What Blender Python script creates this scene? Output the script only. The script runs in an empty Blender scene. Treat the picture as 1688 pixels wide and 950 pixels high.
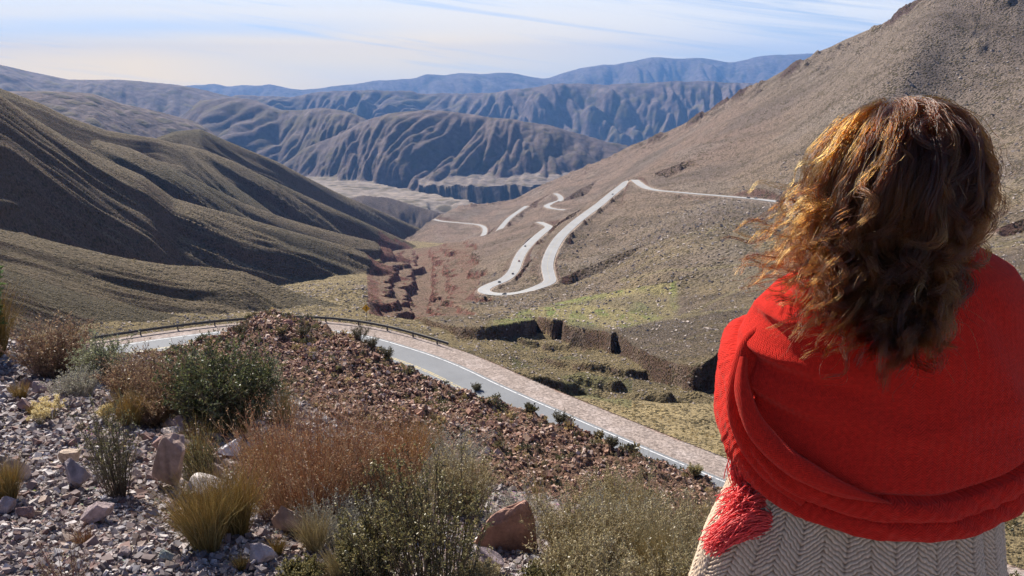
import bpy, math, random
import numpy as np
from math import radians as RAD, sin, cos, pi

# ------------------------------------------------------------------ camera, world, sun
scene = bpy.context.scene
C = scene.collection
F = 1325.0                      # focal length in pixels of the 1688 px wide photograph
PITCH = RAD(14.6)
SP, CP = sin(PITCH), cos(PITCH)
cam_d = bpy.data.cameras.new('camera'); cam = bpy.data.objects.new('camera', cam_d); C.objects.link(cam)
cam_d.sensor_width = 36; cam_d.lens = F / 1688 * 36
cam_d.clip_start = 0.05; cam_d.clip_end = 200000
cam.location = (0, 0, 0); cam.rotation_euler = (pi/2 - PITCH, 0, 0)
scene.camera = cam
scene.view_settings.view_transform = 'Standard'; scene.view_settings.look = 'None'
scene.view_settings.gamma = 1; scene.view_settings.exposure = 0.82
scene.view_settings.use_curve_mapping = False
scene.cycles.max_bounces = 6; scene.cycles.diffuse_bounces = 2; scene.cycles.glossy_bounces = 2
scene.cycles.transparent_max_bounces = 6; scene.cycles.volume_bounces = 0
scene.cycles.use_adaptive_sampling = True; scene.cycles.adaptive_threshold = 0.02
scene.cycles.sample_clamp_indirect = 4

SUN_AZ = RAD(-36)               # from +Y (forward) towards +X
SUN_EL = RAD(41)
SUNV = (sin(SUN_AZ)*cos(SUN_EL), cos(SUN_AZ)*cos(SUN_EL), sin(SUN_EL))
sd = bpy.data.lights.new('sun', 'SUN'); sd.energy = 5.0; sd.angle = RAD(0.53); sd.color = (1, .935, .84)
so = bpy.data.objects.new('sun', sd); C.objects.link(so)
from mathutils import Vector
so.rotation_euler = Vector(SUNV).to_track_quat('Z', 'Y').to_euler()
so.location = (0, 0, 50)

class NT:
    """tiny node-tree helper"""
    def __init__(s, tree):
        s.t = tree; s.t.nodes.clear()
    def n(s, typ, _props=None, **ins):
        nd = s.t.nodes.new(typ)
        for k, v in (_props or {}).items(): setattr(nd, k, v)
        for k, v in ins.items():
            key = int(k[1:]) if k[0] == 'i' and k[1:].isdigit() else k.replace('_', ' ')
            s.set(nd.inputs[key], v)
        return nd
    def set(s, sock, v):
        if isinstance(v, bpy.types.Node): v = v.outputs[0]
        if isinstance(v, bpy.types.NodeSocket): s.t.links.new(v, sock)
        else:
            if isinstance(v, (tuple, list)) and len(v) == 3 and sock.type == 'RGBA': v = (*v, 1)
            sock.default_value = v
    def math(s, op, a, b=0.0, c=None, clamp=False):
        nd = s.t.nodes.new('ShaderNodeMath'); nd.operation = op; nd.use_clamp = clamp
        s.set(nd.inputs[0], a); s.set(nd.inputs[1], b)
        if c is not None: s.set(nd.inputs[2], c)
        return nd.outputs[0]
    def mix(s, fac, a, b, mode='MIX'):
        nd = s.t.nodes.new('ShaderNodeMix'); nd.data_type = 'RGBA'; nd.blend_type = mode; nd.clamp_factor = True
        s.set(nd.inputs[0], fac); s.set(nd.inputs[6], a); s.set(nd.inputs[7], b)
        return nd.outputs[2]
    def ramp(s, fac, stops, interp='LINEAR'):
        nd = s.t.nodes.new('ShaderNodeValToRGB'); nd.color_ramp.interpolation = interp
        el = nd.color_ramp.elements
        while len(el) < len(stops): el.new(0.5)
        for e, (p, c) in zip(el, stops):
            e.position = p; e.color = (*c, 1) if isinstance(c, tuple) else (c, c, c, 1)
        s.set(nd.inputs[0], fac)
        return nd.outputs[0]
    def noise(s, vec, scale, detail=4, rough=.55, dist=0.0, dim='3D'):
        return s.n('ShaderNodeTexNoise', {'noise_dimensions': dim}, Vector=vec, Scale=scale, Detail=detail, Roughness=rough, Distortion=dist).outputs[0]
    def mapr(s, v, a, b, c=0.0, d=1.0):
        nd = s.t.nodes.new('ShaderNodeMapRange'); nd.clamp = True
        s.set(nd.inputs[0], v); s.set(nd.inputs[1], a); s.set(nd.inputs[2], b); s.set(nd.inputs[3], c); s.set(nd.inputs[4], d)
        return nd.outputs[0]

# sky: Nishita with thin streaky cirrus mixed in by direction
world = bpy.data.worlds.new('World'); scene.world = world; world.use_nodes = True
w = NT(world.node_tree)
sky = w.n('ShaderNodeTexSky', {'sky_type': 'NISHITA', 'sun_disc': False, 'sun_elevation': SUN_EL, 'sun_rotation': SUN_AZ,
                               'altitude': 3800, 'air_density': 1.25, 'dust_density': .25, 'ozone_density': 2.0})
tc = w.n('ShaderNodeTexCoord')
sep = w.n('ShaderNodeSeparateXYZ', Vector=tc.outputs['Generated'])
X_, Y_, Z_ = sep.outputs
el = w.math('ARCTAN2', Z_, Y_)                     # about elevation, in front
az = w.math('ARCTAN2', X_, Y_)
# long shallow bands that dip to the right
q = w.math('ADD', el, w.math('MULTIPLY', az, .13))
vec = w.n('ShaderNodeCombineXYZ', X=w.math('MULTIPLY', az, 1.5), Y=w.math('MULTIPLY', q, 26.0), Z=0.0)
n1 = w.noise(vec, 1.3, 7, .55, .7)
vec2 = w.n('ShaderNodeCombineXYZ', X=w.math('MULTIPLY', az, 2.6), Y=w.math('MULTIPLY', q, 90.0), Z=3.0)
n2 = w.noise(vec2, 1.2, 6, .6, .5)
cl = w.math('ADD', w.math('MULTIPLY', n1, .68), w.math('MULTIPLY', n2, .32))
cl = w.mapr(cl, .40, .55)
# denser to the left and low down, thinning to the right and in a strip above the far range
side = w.mapr(az, -.35, .62, .24, -.04)
low = w.mapr(el, .17, .07, 0.0, .34)
cl = w.math('ADD', w.math('ADD', cl, side), low, clamp=True)
# a long grey-blue lens of thinner cloud high on the left
gx = w.math('DIVIDE', w.math('ADD', az, .42), .30); gy = w.math('DIVIDE', w.math('SUBTRACT', el, w.math('ADD', .050, w.math('MULTIPLY', n1, .016))), .0135)
lens = w.math('POWER', 2.718, w.math('MULTIPLY', w.math('ADD', w.math('MULTIPLY', gx, gx), w.math('MULTIPLY', gy, gy)), -1.0))
cl = w.math('MULTIPLY', cl, w.math('SUBTRACT', 1.0, w.math('MULTIPLY', lens, .66)))
lowclear = w.mapr(el, .0, .045, 0.0, 1.0)
lowclear = w.math('MAXIMUM', lowclear, w.mapr(az, -.18, -.42, 0, .9))
cl = w.math('MULTIPLY', cl, w.math('ADD', w.math('MULTIPLY', lowclear, .7), .3))
warm = w.math('MULTIPLY', w.mapr(el, .085, .02, 0.0, 1.0), w.mapr(az, .30, -.12, 0.0, 1.0))
ccol = w.mix(warm, (6.5, 6.4, 6.1), (13.0, 9.0, 2.8))
cl = w.math('MULTIPLY', cl, w.math('MULTIPLY', w.mapr(Z_, .22, .5, 1.0, .08), w.mapr(Y_, .1, .5, .1, 1.0)))
skyc = w.mix(1.0, sky.outputs[0], (.56, .57, .70), 'MULTIPLY')
col = w.mix(w.math('MULTIPLY', cl, .92), skyc, ccol)
bg = w.n('ShaderNodeBackground', Color=col, Strength=.1)
w.t.links.new(bg.outputs[0], w.n('ShaderNodeOutputWorld').inputs[0])

# ------------------------------------------------------------------ numeric helpers
def uw(px, py):
    x = (px - 844) / F; y = (475 - py) / F
    d = CP + y*SP
    return x/d, (-SP + y*CP)/d
def at(px, py, Y):
    u, ww = uw(px, py)
    return np.array((u*Y, Y, ww*Y))
def smooth(a, b, x):
    t = np.clip((x-a)/(b-a), 0, 1); return t*t*(3-2*t)

_rs = np.random.RandomState(7)
_perm = _rs.permutation(256).astype(np.int32); _perm = np.concatenate([_perm, _perm])
_ang = _rs.rand(256)*2*pi
_gx = np.cos(_ang).astype(np.float32); _gy = np.sin(_ang).astype(np.float32)
def perlin(x, y, seed=0):
    x = np.asarray(x, dtype=np.float64) + seed*17.31; y = np.asarray(y, dtype=np.float64) + seed*9.73
    xi = np.floor(x); yi = np.floor(y)
    fx = (x-xi).astype(np.float32); fy = (y-yi).astype(np.float32)
    xi = xi.astype(np.int64) & 255; yi = yi.astype(np.int64) & 255
    def g(ix, iy, dx, dy):
        h = _perm[_perm[ix & 255] + (iy & 255)]
        return _gx[h]*dx + _gy[h]*dy
    u = fx*fx*fx*(fx*(fx*6-15)+10); v = fy*fy*fy*(fy*(fy*6-15)+10)
    a = g(xi, yi, fx, fy); b = g(xi+1, yi, fx-1, fy); c = g(xi, yi+1, fx, fy-1); d = g(xi+1, yi+1, fx-1, fy-1)
    return (a + u*(b-a)) + v*((c + u*(d-c)) - (a + u*(b-a)))
def fbm(x, y, octs=4, seed=0, gain=.5, billow=False):
    s = 0; a = 1; t = 0
    for i in range(octs):
        n = perlin(x*2**i, y*2**i, seed+i*3)
        s = s + a*(np.abs(n)*2-.45 if billow else n); t += a; a *= gain
    return s/t
class TPS:
    def __init__(s, P, V, lam=1e-4):
        P = np.array(P, float); V = np.array(V, float); s.P = P; n = len(P)
        K = s.k(np.linalg.norm(P[:, None]-P[None], axis=2)) + lam*np.eye(n)
        A = np.zeros((n+3, n+3)); A[:n, :n] = K; A[:n, n] = 1; A[:n, n+1:] = P; A[n, :n] = 1; A[n+1:, :n] = P.T
        s.c = np.linalg.solve(A, np.concatenate([V, np.zeros(3)]))
    def k(s, r):
        return np.where(r > 0, r*r*np.log(np.maximum(r, 1e-9)), 0)
    def __call__(s, a, b):
        a = np.asarray(a, float); b = np.asarray(b, float); o = s.c[-3] + s.c[-2]*a + s.c[-1]*b
        for (p, q), c in zip(s.P, s.c[:-3]):
            r2 = (a-p)**2 + (b-q)**2 + 1e-12
            o = o + c*.5*r2*np.log(r2)
        return o
class TPSg:
    """thin plate in (u, ln Y) evaluated through a coarse lookup grid (fast on millions of points)"""
    def __init__(s, pts, u0=-.74, u1=.74, vs=1.0, lam=1e-4):
        P = []; V = []
        for px, py, Y in pts:
            u, ww = uw(px, py); P.append((u*2.2, math.log(Y)*vs)); V.append(ww)
        s.vs = vs; t = TPS(P, V, lam); vv = np.array(P)[:, 1]
        s.u = np.linspace(u0, u1, 260); s.v0 = vv.min()-.5; s.v1 = vv.max()+.5; s.v = np.linspace(s.v0, s.v1, 320)
        s.G = t(s.u[:, None]*2.2, s.v[None]).astype(np.float64)
    def __call__(s, u, Y):
        u = np.clip(u, s.u[0], s.u[-1]-1e-6); v = np.clip(np.log(Y)*s.vs, s.v0, s.v1-1e-6)
        a = (u-s.u[0])/(s.u[1]-s.u[0]); b = (v-s.v[0])/(s.v[1]-s.v[0])
        i = a.astype(int); j = b.astype(int); i = np.minimum(i, 258); j = np.minimum(j, 318); a = a-i; b = b-j
        return (s.G[i, j]*(1-a)*(1-b)+s.G[i+1, j]*a*(1-b)+s.G[i, j+1]*(1-a)*b+s.G[i+1, j+1]*a*b)*Y
def interp_line(pts):
    """pts (px,py,Y) -> smooth functions of u for Y and w (catmull-like through dense cubic resample)"""
    q = sorted((*uw(px, py), Y) for px, py, Y in pts)
    q = np.array(q)
    uu = np.linspace(q[0, 0], q[-1, 0], 1500)
    ww = np.interp(uu, q[:, 0], q[:, 1]); YY = np.interp(uu, q[:, 0], np.log(q[:, 2]))
    k = np.ones(21)/21
    def sm(a, kk):
        n = len(kk)//2; p = np.concatenate([np.full(n, a[0]), a, np.full(n, a[-1])]); return np.convolve(p, kk, 'valid')
    ww = sm(ww, k); k2 = np.ones(81)/81; YY = sm(YY, k2)
    return uu, ww, YY

def mesh_np(name, verts, faces, mat=None, parent=None, smooth_=False, cols=None, attrs=None, mats=None, midx=None):
    me = bpy.data.meshes.new(name)
    verts = np.ascontiguousarray(verts, dtype=np.float32); faces = np.ascontiguousarray(faces, dtype=np.int32)
    nf, k = faces.shape
    me.vertices.add(len(verts)); me.vertices.foreach_set('co', verts.ravel())
    me.loops.add(nf*k); me.loops.foreach_set('vertex_index', faces.ravel())
    me.polygons.add(nf); me.polygons.foreach_set('loop_start', np.arange(0, nf*k, k, dtype=np.int32))
    try: me.polygons.foreach_set('loop_total', np.full(nf, k, dtype=np.int32))
    except Exception: pass
    me.polygons.foreach_set('use_smooth', np.full(nf, smooth_, dtype=bool))
    if midx is not None: me.polygons.foreach_set('material_index', np.ascontiguousarray(midx, dtype=np.int32))
    me.update(calc_edges=True)
    if cols is not None:
        a = me.color_attributes.new('tint', 'FLOAT_COLOR', 'POINT')
        c = np.ones((len(verts), 4), np.float32); c[:, :3] = cols; a.data.foreach_set('color', c.ravel())
    for k_, v_ in (attrs or {}).items():
        a = me.attributes.new(k_, 'FLOAT', 'POINT'); a.data.foreach_set('value', np.ascontiguousarray(v_, dtype=np.float32))
    for m in (mats or ([mat] if mat else [])): me.materials.append(m)
    o = bpy.data.objects.new(name, me); C.objects.link(o)
    if parent is not None: o.parent = parent
    return o
def grid_faces(nr, nc):
    i = np.arange(nr-1)[:, None]*nc + np.arange(nc-1)[None]
    return np.stack([i, i+1, i+nc+1, i+nc], -1).reshape(-1, 4)
def tag(o, label=None, cat=None, group=None, kind=None):
    if label: o['label'] = label
    if cat: o['category'] = cat
    if group: o['group'] = group
    if kind: o['kind'] = kind
    return o
def mat(name):
    m = bpy.data.materials.new(name); m.use_nodes = True
    return m, NT(m.node_tree)
def finish(m, nt, **kw):
    """Principled + output"""
    b = nt.n('ShaderNodeBsdfPrincipled', **kw)
    nt.t.links.new(b.outputs[0], nt.n('ShaderNodeOutputMaterial').inputs[0])
    m.cycles.emission_sampling = 'NONE' if hasattr(m, 'cycles') else 'NONE'
    return b
# ------------------------------------------------------------------ terrain heights
# foreground terrace (x,y) -> z
_tp = [(0,950,2.3),(0,800,3.35),(0,700,4.9),(0,625,7.2),(200,640,6.6),(330,700,5.2),(400,800,3.9),(600,850,3.45),(600,950,2.5),
       (800,915,3.1),(900,890,3.5),(1000,950,2.8),(1150,930,3.1),(-400,640,6),(-300,900,2.6),(560,790,4.4),(150,600,8.0)]
_P = []; _V = []
for a in _tp:
    p = at(*a); _P.append(p[:2]); _V.append(p[2])
for x, y, z in [(0,0,-1.65),(.55,1.2,-1.66),(1.6,1.5,-1.75),(3,1.5,-1.9),(3,4,-3.0),(6,1,-2.2),(-3,0,-1.45),(-8,0,-1.2),(0,-3,-1.5),(6,-4,-1.6),(-6,-4,-1.1),(0,-10,-1.2),(-9,8,-2.4),(8,-10,-1.5),(-10,-10,-1),(9,6,-6)]:
    _P.append((x, y)); _V.append(z)
_A = TPS(_P, _V, 1e-3)
_ax = np.linspace(-20, 20, 321); _ay = np.linspace(-16, 20, 289)
_AG = _A(_ax[:, None], _ay[None])
def edgeY(u):            # how far the terrace reaches before the drop
    return np.interp(u, [-.8, -.5, -.38, -.25, -.1, 0, .12, .3, .8], [9.2, 8.6, 7.6, 6.2, 5.0, 4.3, 4.0, 3.9, 4.2])
def bil(G, ax, ay, x, y):
    a = np.clip((x-ax[0])/(ax[1]-ax[0]), 0, len(ax)-1.001); b = np.clip((y-ay[0])/(ay[1]-ay[0]), 0, len(ay)-1.001)
    i = a.astype(int); j = b.astype(int); a = a-i; b = b-j
    return G[i, j]*(1-a)*(1-b)+G[i+1, j]*a*(1-b)+G[i, j+1]*(1-a)*b+G[i+1, j+1]*a*b
def terrace(x, y):
    x = np.asarray(x, float); y = np.asarray(y, float)
    z = bil(_AG, _ax, _ay, x, y)
    ye = edgeY(x/np.maximum(y, .5)) + .35*perlin(x*.9, y*.9, 5)
    over = np.maximum(y-ye, 0)
    # beyond the edge: freeze the slope and fall away
    zz = bil(_AG, _ax, _ay, x*np.minimum(1, ye/np.maximum(y, .5)), np.minimum(y, ye))
    drop = np.where(over < 1.2, over*over*.42, .6048+1.0*(over-1.2))
    return np.where(over > 0, zz - .2*over - drop, z)

# the near road: points of its outer white line (x, y), 30 m below the camera
ROADZ = -30.0
_rl = np.array([(-74,46),(-71,55),(-66,66),(-59.5,76),(-52.3,84),(-43.5,90.2),(-34.6,94.6),(-26.5,95.9),(-18.4,93.1),(-10.3,86.5),(-5.5,81.6),
                (-1.1,75.8),(5.5,68.2),(8.8,64.4),(14,58.6),(17.4,54.9),(24,47.8),(31,41),(40,33.5),(52,25)], float)
def resample(P, step, it=2):
    P = np.array(P, float)
    for _ in range(it):                       # chaikin
        Q = [P[0]]
        for a, b in zip(P[:-1], P[1:]): Q += [a*.75+b*.25, a*.25+b*.75]
        Q.append(P[-1]); P = np.array(Q)
    d = np.r_[0, np.cumsum(np.linalg.norm(np.diff(P[:, :2], axis=0), axis=1))]
    s = np.arange(0, d[-1], step)
    return np.stack([np.interp(s, d, P[:, k]) for k in range(P.shape[1])], 1)
RL = resample(_rl, 1.0)
def normals2(P):
    t = np.gradient(P[:, :2], axis=0); t /= np.linalg.norm(t, axis=1)[:, None]
    return np.stack([-t[:, 1], t[:, 0]], 1)        # left of travel
RN = normals2(RL)                                  # travel goes left->right, left = away from camera = outer
def line_sd(x, y, P, N):
    """signed distance (positive on N's side) to polyline samples, and index"""
    best = np.full(x.shape, 1e18); sd_ = np.zeros(x.shape); idx = np.zeros(x.shape, int)
    for i in range(len(P)):
        dx = x-P[i, 0]; dy = y-P[i, 1]; d = dx*dx+dy*dy; m = d < best
        best = np.where(m, d, best)
        sd_ = np.where(m, dx*N[i, 0]+dy*N[i, 1], sd_); idx = np.where(m, i, idx)
    dist = np.sqrt(best)
    return np.where(sd_ >= 0, 1, -1)*np.maximum(np.abs(sd_), dist-.6), idx
# signed distance on a lookup grid
_sx = np.linspace(-120, 90, 421); _sy = np.linspace(2, 140, 277)
_SDG, _ = line_sd(_sx[:, None]+0*_sy[None], _sy[None]+0*_sx[:, None], RL[::2], RN[::2])
def road_sd(x, y): return bil(_SDG, _sx, _sy, x, y)

_Npts = [(470,526,80),(434,525,79),(500,527,80),(513,539,78),(558,558,75),(606,572,73),(630,589,71),(695,618,67),(737,637,64),(800,658,59),
         (870,688,54),(950,718,49.5),(1100,770,44),(1220,822,40.5),(386,566,78),(340,586,77),(283,596,76),(256,604,74),
         (500,620,60),(650,680,50),(800,740,43),(950,790,38.5),(1100,835,35),(1200,870,33),(700,760,32),(900,860,28),(350,640,48),
         (150,640,42),(500,700,35),(1300,850,36),(1500,900,34),(1688,940,34),(400,800,15),(800,1000,14),(1200,1080,16),(100,760,16),(0,620,50),(1688,1100,16)]
_N = TPSg(_Npts)
def spur(u, x, y):
    """near spur with its road cutting; y up to ~140"""
    z = _N(u, np.clip(y, 8, 95))
    s = road_sd(x, y)
    rough = fbm(x*.11, y*.11, 4, 3)*.9 - .25
    bank = ROADZ + .15 + 1.7*np.maximum(-7.9-s, 0)*(1+.25*perlin(x*.25, y*.25, 9))
    inner = np.minimum(z+rough*smooth(8, 16, -s), bank) + (fbm(x*.45, y*.45, 4, 6)*1.4+np.abs(perlin(x*1.3, y*1.3, 11))*.35-.15)*smooth(8.2, 10, -s)
    road = np.full(z.shape, ROADZ-.10)
    outer = ROADZ-.10 - .25*np.clip(s-3.5, 0, .6) - 1.5*np.maximum(s-4.1, 0)
    z = np.where(s < -7.6, inner, np.where(s < 3.6, road, outer))
    return z, s

# right-hand slope with the benches of the switchback road
_Rpts = [(1320,340,700),(1200,322,800),(1080,305,1100),(1040,298,1230),(1100,260,1400),(1300,200,1150),(1500,100,900),(1688,50,900),(1688,200,720),(1688,310,570),
         (1688,440,330),(1500,250,800),(1250,290,900),(1200,400,500),(1000,400,820),(1100,450,470),(1000,470,520),(910,462,720),(800,486,740),
         (860,400,1050),(920,350,1430),(840,372,1750),(905,335,2000),(760,395,1750),(745,435,1150),(750,480,780),(840,510,500),(1000,500,440),
         (1110,470,455),(1100,560,300),(1000,540,360),(900,529,370),(1300,500,330),(1200,560,265),(1250,620,195),(1060,600,250),(1010,546,330),
         (1500,500,230),(1688,500,190),(1500,620,120),(1688,700,95),(700,520,430),(668,508,470),(640,497,540),(690,470,760),(690,430,1250),
         (880,313,2750),(940,287,2550),(1040,242,2250),(1200,167,1850),(1340,94,1550),(1520,2,1250),(1688,-70,1050),(770,340,2800),(700,375,2650),(1350,740,95),
         (715,395,2200),(790,350,2500)]

# switchback road on the far slope: (px, py, distance) of its centre
ROAD2 = {
 'upper_road': ([(1620,384,500),(1560,376,530),(1480,366,570),(1420,356,610),(1380,350,640),(1340,342,690),(1300,335,735),(1250,328.5,790),(1200,324,850),(1150,320,920),(1110,316.5,990),(1080,314,1040),(1062,309,1100),(1051,301,1180),(1045,296,1235),(1036,298,1260),(1024,308,1220),(1006,322,1150),(985,340,1070),(962,356,990),(940,374,930),(921,393,875),(908,415,815),(901,437,770),(905,455,735),(908,464,715),(895,471,705),(870,479,700),(843,485,705),(818,485.5,715),(798,482,735),(797,476,755),(812,469,785),(835,460,815),(848,446,855),(853,430,905),(862,413,965),(880,395,1060),(898,380,1170),(907,374,1240),(896,369,1300),(888,366,1340)], 11.5),
 'middle_road': ([(946,347,1500),(926,346,1550),(908,344,1620),(900,340,1690),(905,337,1760),(913,334,1850),(926,330,1950),(923,323,2020),(915,319,2080)], 12),
 'lower_road': ([(868,340,2150),(850,352,2020),(838,361,1900),(828,373,1800),(820,383,1700)], 11),
 'bend_road': ([(716,362,2560),(728,365,2500),(752,367,2420),(776,369,2330),(792,371,2240),(800,376,2150),(799,385,2000),(793,393,1900),(780,397,1830)], 11.5),
}
for _k, (_p, _w) in ROAD2.items(): _Rpts += [q for q in _p[::2] if min((abs(uw(*q[:2])[0]-uw(*z_[:2])[0])*4+abs(math.log(q[2]/z_[2]))) for z_ in _Rpts) > .012]
_R = TPSg(_Rpts, lam=1e-4)
_Rcrest = interp_line([(660,400,2500),(690,385,2600),(712,366,2700),(745,345,2850),(775,337,2900),(812,335,2900),(850,328,2850),(880,311,2800),(940,285,2600),(1000,261,2400),(1040,240,2300),
                       (1100,217,2150),(1150,193,2000),(1200,164,1900),(1260,134,1750),(1300,112,1650),(1340,91,1600),(1400,62,1500),(1450,42,1400),(1490,18,1320),(1520,-2,1300),
                       (1600,-60,1200),(1700,-120,1100)])
_Redge = interp_line([(560,470,900),(600,478,760),(640,500,520),(668,508,470),(700,520,430),(740,545,370),(780,545,360),(800,540,355),(860,530,370),(900,529,370),(960,541,345),(1010,546,330),(1025,580,275),
                      (1060,600,250),(1100,604,240),(1150,610,230),(1200,600,235),(1300,625,200),(1500,650,120),(1700,700,90)])
_Gpts = [(780,572,330),(900,564,366),(830,562,350),(960,577,340),(1010,602,285),(920,598,300),(1060,634,240),(1130,648,222),(1180,660,205),(1000,650,210),(1100,700,160),(1190,745,125),(850,600,255),
         (800,585,270),(700,545,380),(650,522,450),(560,515,440),(450,516,440),(600,497,530),(560,480,640),(670,475,760),(680,455,980),(690,430,1300),(1300,700,150),(1500,760,110),
         (300,518,425),(150,514,395),(0,540,240),(100,548,230),(400,517,440),(300,522,620),(120,520,600),(430,505,640),(300,490,950),(500,474,850),(600,478,760),(660,468,850),(0,560,600),(720,500,600),(740,470,900),(690,400,2200),(680,390,3000),(900,620,220),(960,670,180),(1688,800,90),(1250,780,110)]
_G = TPSg(_Gpts)

# ridges: crest line (px, py, distance), front slope, back slope
RIDGES = {
 'low_left':  ([(-120,340,330),(0,378,380),(50,388,392),(100,401,405),(200,424,430),(280,437,455),(340,440,475),(400,447,490),(440,463,500),(500,487,500),(545,498,490),(600,520,480),(700,560,470)], .30, .5),
 'low_terrace': ([(-120,420,215),(0,442,250),(60,462,265),(150,488,285),(230,508,300),(300,521,315),(380,530,330),(500,560,350)], .22, .35),
 'spur_a': ([(-120,90,640),(0,156,760),(60,198,800),(152,252,850),(236,289,900),(286,326,940),(370,350,980),(472,379,1040),(560,403,1090),(640,428,1130),(690,442,1180),(730,470,1200)], .46, .55),
 'spur_b': ([(100,215,1150),(216,245,1180),(276,272,1200),(337,303,1230),(404,336,1270),(472,360,1320),(560,385,1380),(640,403,1440),(690,421,1500),(720,440,1500)], .60, .6),
 'spur_c': ([(160,222,1500),(256,229,1550),(337,247,1560),(387,266,1580),(450,298,1620),(560,348,1700),(620,375,1800),(665,395,1850),(700,412,1900),(740,440,1900)], .62, .6),
 'crest_left': ([(-120,80,900),(0,146,1000),(67,171,1080),(111,193,1150),(175,215,1250),(216,222,1330),(256,228,1450),(300,240,1500),(380,300,1500)], .55, .6),
 'crest_mid': ([(216,262,1700),(256,228,1750),(263,225,1780),(286,217,1830),(330,213,1900),(357,225,1950),(404,245,2050),(455,265,2150),(505,292,2250),(539,309,2350),(560,319,2400),(620,345,2500),(665,365,2600),(705,382,2700),(740,400,2700)], .60, .6),
 'low_far': ([(520,345,3300),(560,330,3300),(600,322,3350),(640,325,3400),(680,338,3450),(730,352,3500),(770,362,3500),(830,400,3500)], .45, .5),
 'near_range': ([(-100,150,3800),(34,151,4000),(101,151,4100),(152,154,4200),(202,171,4300),(249,181,4400),(313,198,4500),(337,208,4550),(380,240,4600),(440,290,4700)], .45, .4),
 'bluff': ([(330,165,7600),(380,160,7600),(420,165,7600),(458,181,7500),(490,181,7400),(534,178,7300),(572,184,7200),(602,196,7100),(640,225,6900),(700,270,6600)], .50, .4),
 'dome': ([(430,300,6100),(470,268,6300),(500,245,6400),(560,222,6500),(600,200,6600),(640,187,6600),(700,182,6600),(760,186,6600),(830,195,6500),(900,205,6450),(960,221,6400),(1000,233,6350),(1035,240,6300),(1080,262,6200),(1140,300,6200)], .56, .4),
 'left_range': ([(-120,85,9000),(0,107,9500),(50,118,9800),(110,130,10000),(125,131,10000),(202,132,10200),(290,139,10400),(337,148,10500),(387,161,10500),(430,170,10500),(520,200,10200)], .42, .4),
 'mid_range': ([(340,165,12500),(398,156,12500),(440,157,12600),(481,159,12800),(520,153,13000),(553,151,13000),(617,149,13200),(678,151,13300),(700,156,13400),(760,154,13300),(818,151,13200),(860,146,13000),(894,141,13000),(951,136,13000),(1000,139,13000),(1060,138,13000),(1120,133,13000),(1180,134,13000),(1240,137,13000),(1300,142,13000),(1500,150,13000)], .46, .4),
 'far_range': ([(250,150,26000),(320,139,26000),(335,140,26000),(352,137,26000),(375,142,26000),(400,140,26000),(427,143,26000),(445,139,26000),(470,146,26000),(500,149,26000),(530,146,26000),(560,141,26000),(590,139,26000),(620,134,26000),(660,132,26000),(690,130,26000),(700,123,26000),(730,124,26000),(760,120,26000),(800,121,26000),(820,119,26000),(850,122,26000),(880,127,26000),(900,130,26000),(930,120,26000),(960,111,26000),(1000,105,26000),(1010,107,26000),(1050,99,26000),(1080,94,26000),(1110,98,26000),(1150,96,26000),(1170,98,26000),(1200,104,26000),(1225,99,26000),(1250,93,26000),(1290,90,26000),(1340,88,26000),(1400,95,26000),(1600,100,26000)], .40, .3),
}
# gullies per ridge: (spacing m, depth m, smear along the fall line)
GUL = {'low_left': (45, 6, 3), 'low_terrace': (30, 3, 3), 'spur_a': (110, 20, 3), 'spur_b': (100, 18, 3), 'spur_c': (110, 24, 3), 'crest_left': (110, 14, 3), 'crest_mid': (130, 26, 3),
       'low_far': (150, 30, 3), 'near_range': (420, 38, 3), 'bluff': (560, 170, 3.2), 'dome': (500, 210, 3.4), 'left_range': (1100, 190, 3), 'mid_range': (1000, 560, 3.2), 'far_range': (2600, 900, 3)}
PALE = .62
def ridge_h(name, u, Y):
    pts, fs, bs = RIDGES[name]
    uu, ww, YY = interp_line(pts)
    uc = np.clip(u, uu[0], uu[-1])
    wc = np.interp(uc, uu, ww); Yc = np.exp(np.interp(uc, uu, YY))
    fall = np.abs(u-uc)*Yc*.8                                  # ends of a ridge run out
    sp, dep, st = GUL[name]
    k = 2 if name in ('far_range',) else 1
    wob = perlin(u*Yc/(sp*3), Y/(sp*5), 21)*sp*.9
    d = Yc - Y
    zc = wc*Yc - fall
    # crest roughness
    zc = zc + fbm(u*Yc/(sp*.55), Y*0, 4, 31, .55)*dep*.10
    x = u*Y
    ad = np.abs(d)
    env = 1-np.exp(-ad/(sp*.9))
    slant = .35*d
    g1 = np.abs(perlin((x+wob+slant)/sp, Y/(sp*st), 41))*2
    g2 = np.abs(perlin((x+wob*1.6-slant*.8)/(sp*.42), Y/(sp*st*.55), 43))*2
    g3 = np.abs(perlin((x+wob*2)/(sp*.17), Y/(sp*st*.22), 47))*2
    if name in ('spur_a', 'spur_b', 'spur_c', 'crest_left', 'crest_mid', 'low_left', 'low_terrace'):
        kk = {'spur_a': 46., 'low_left': 26., 'low_terrace': 20.}.get(name, 60.)
        cr = d*.9 - (u-uc)*0 - x*.22 + perlin(x/220, d/160, 44)*kk*.8
        g1 = np.abs(perlin(cr/kk, x/(kk*7), 45))*2; g2 = np.abs(perlin(cr/(kk*.4), x/(kk*3), 46))*2; g3 = np.abs(perlin(cr/(kk*.15), x/(kk*1.2), 48))*2
    g = (np.minimum(g1, .8)-.5)*.9 + (np.minimum(g2, .7)-.45)*.5 + (g3-.5)*.36
    if sp > 400: g = g + (np.abs(perlin((x+wob*2)/(sp*.075), Y/(sp*.3), 49))*2-.5)*.09
    z = np.where(d > 0, zc - fs*(np.sqrt(d*d+(sp*.5)**2)-sp*.5), zc + bs*d)
    if name in ('spur_a', 'spur_b', 'spur_c', 'crest_mid'): z = z - np.where(d > 0, np.minimum(d, 260)**2*.0008, 0)
    z = z + env*dep*g
    return z, d
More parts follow.
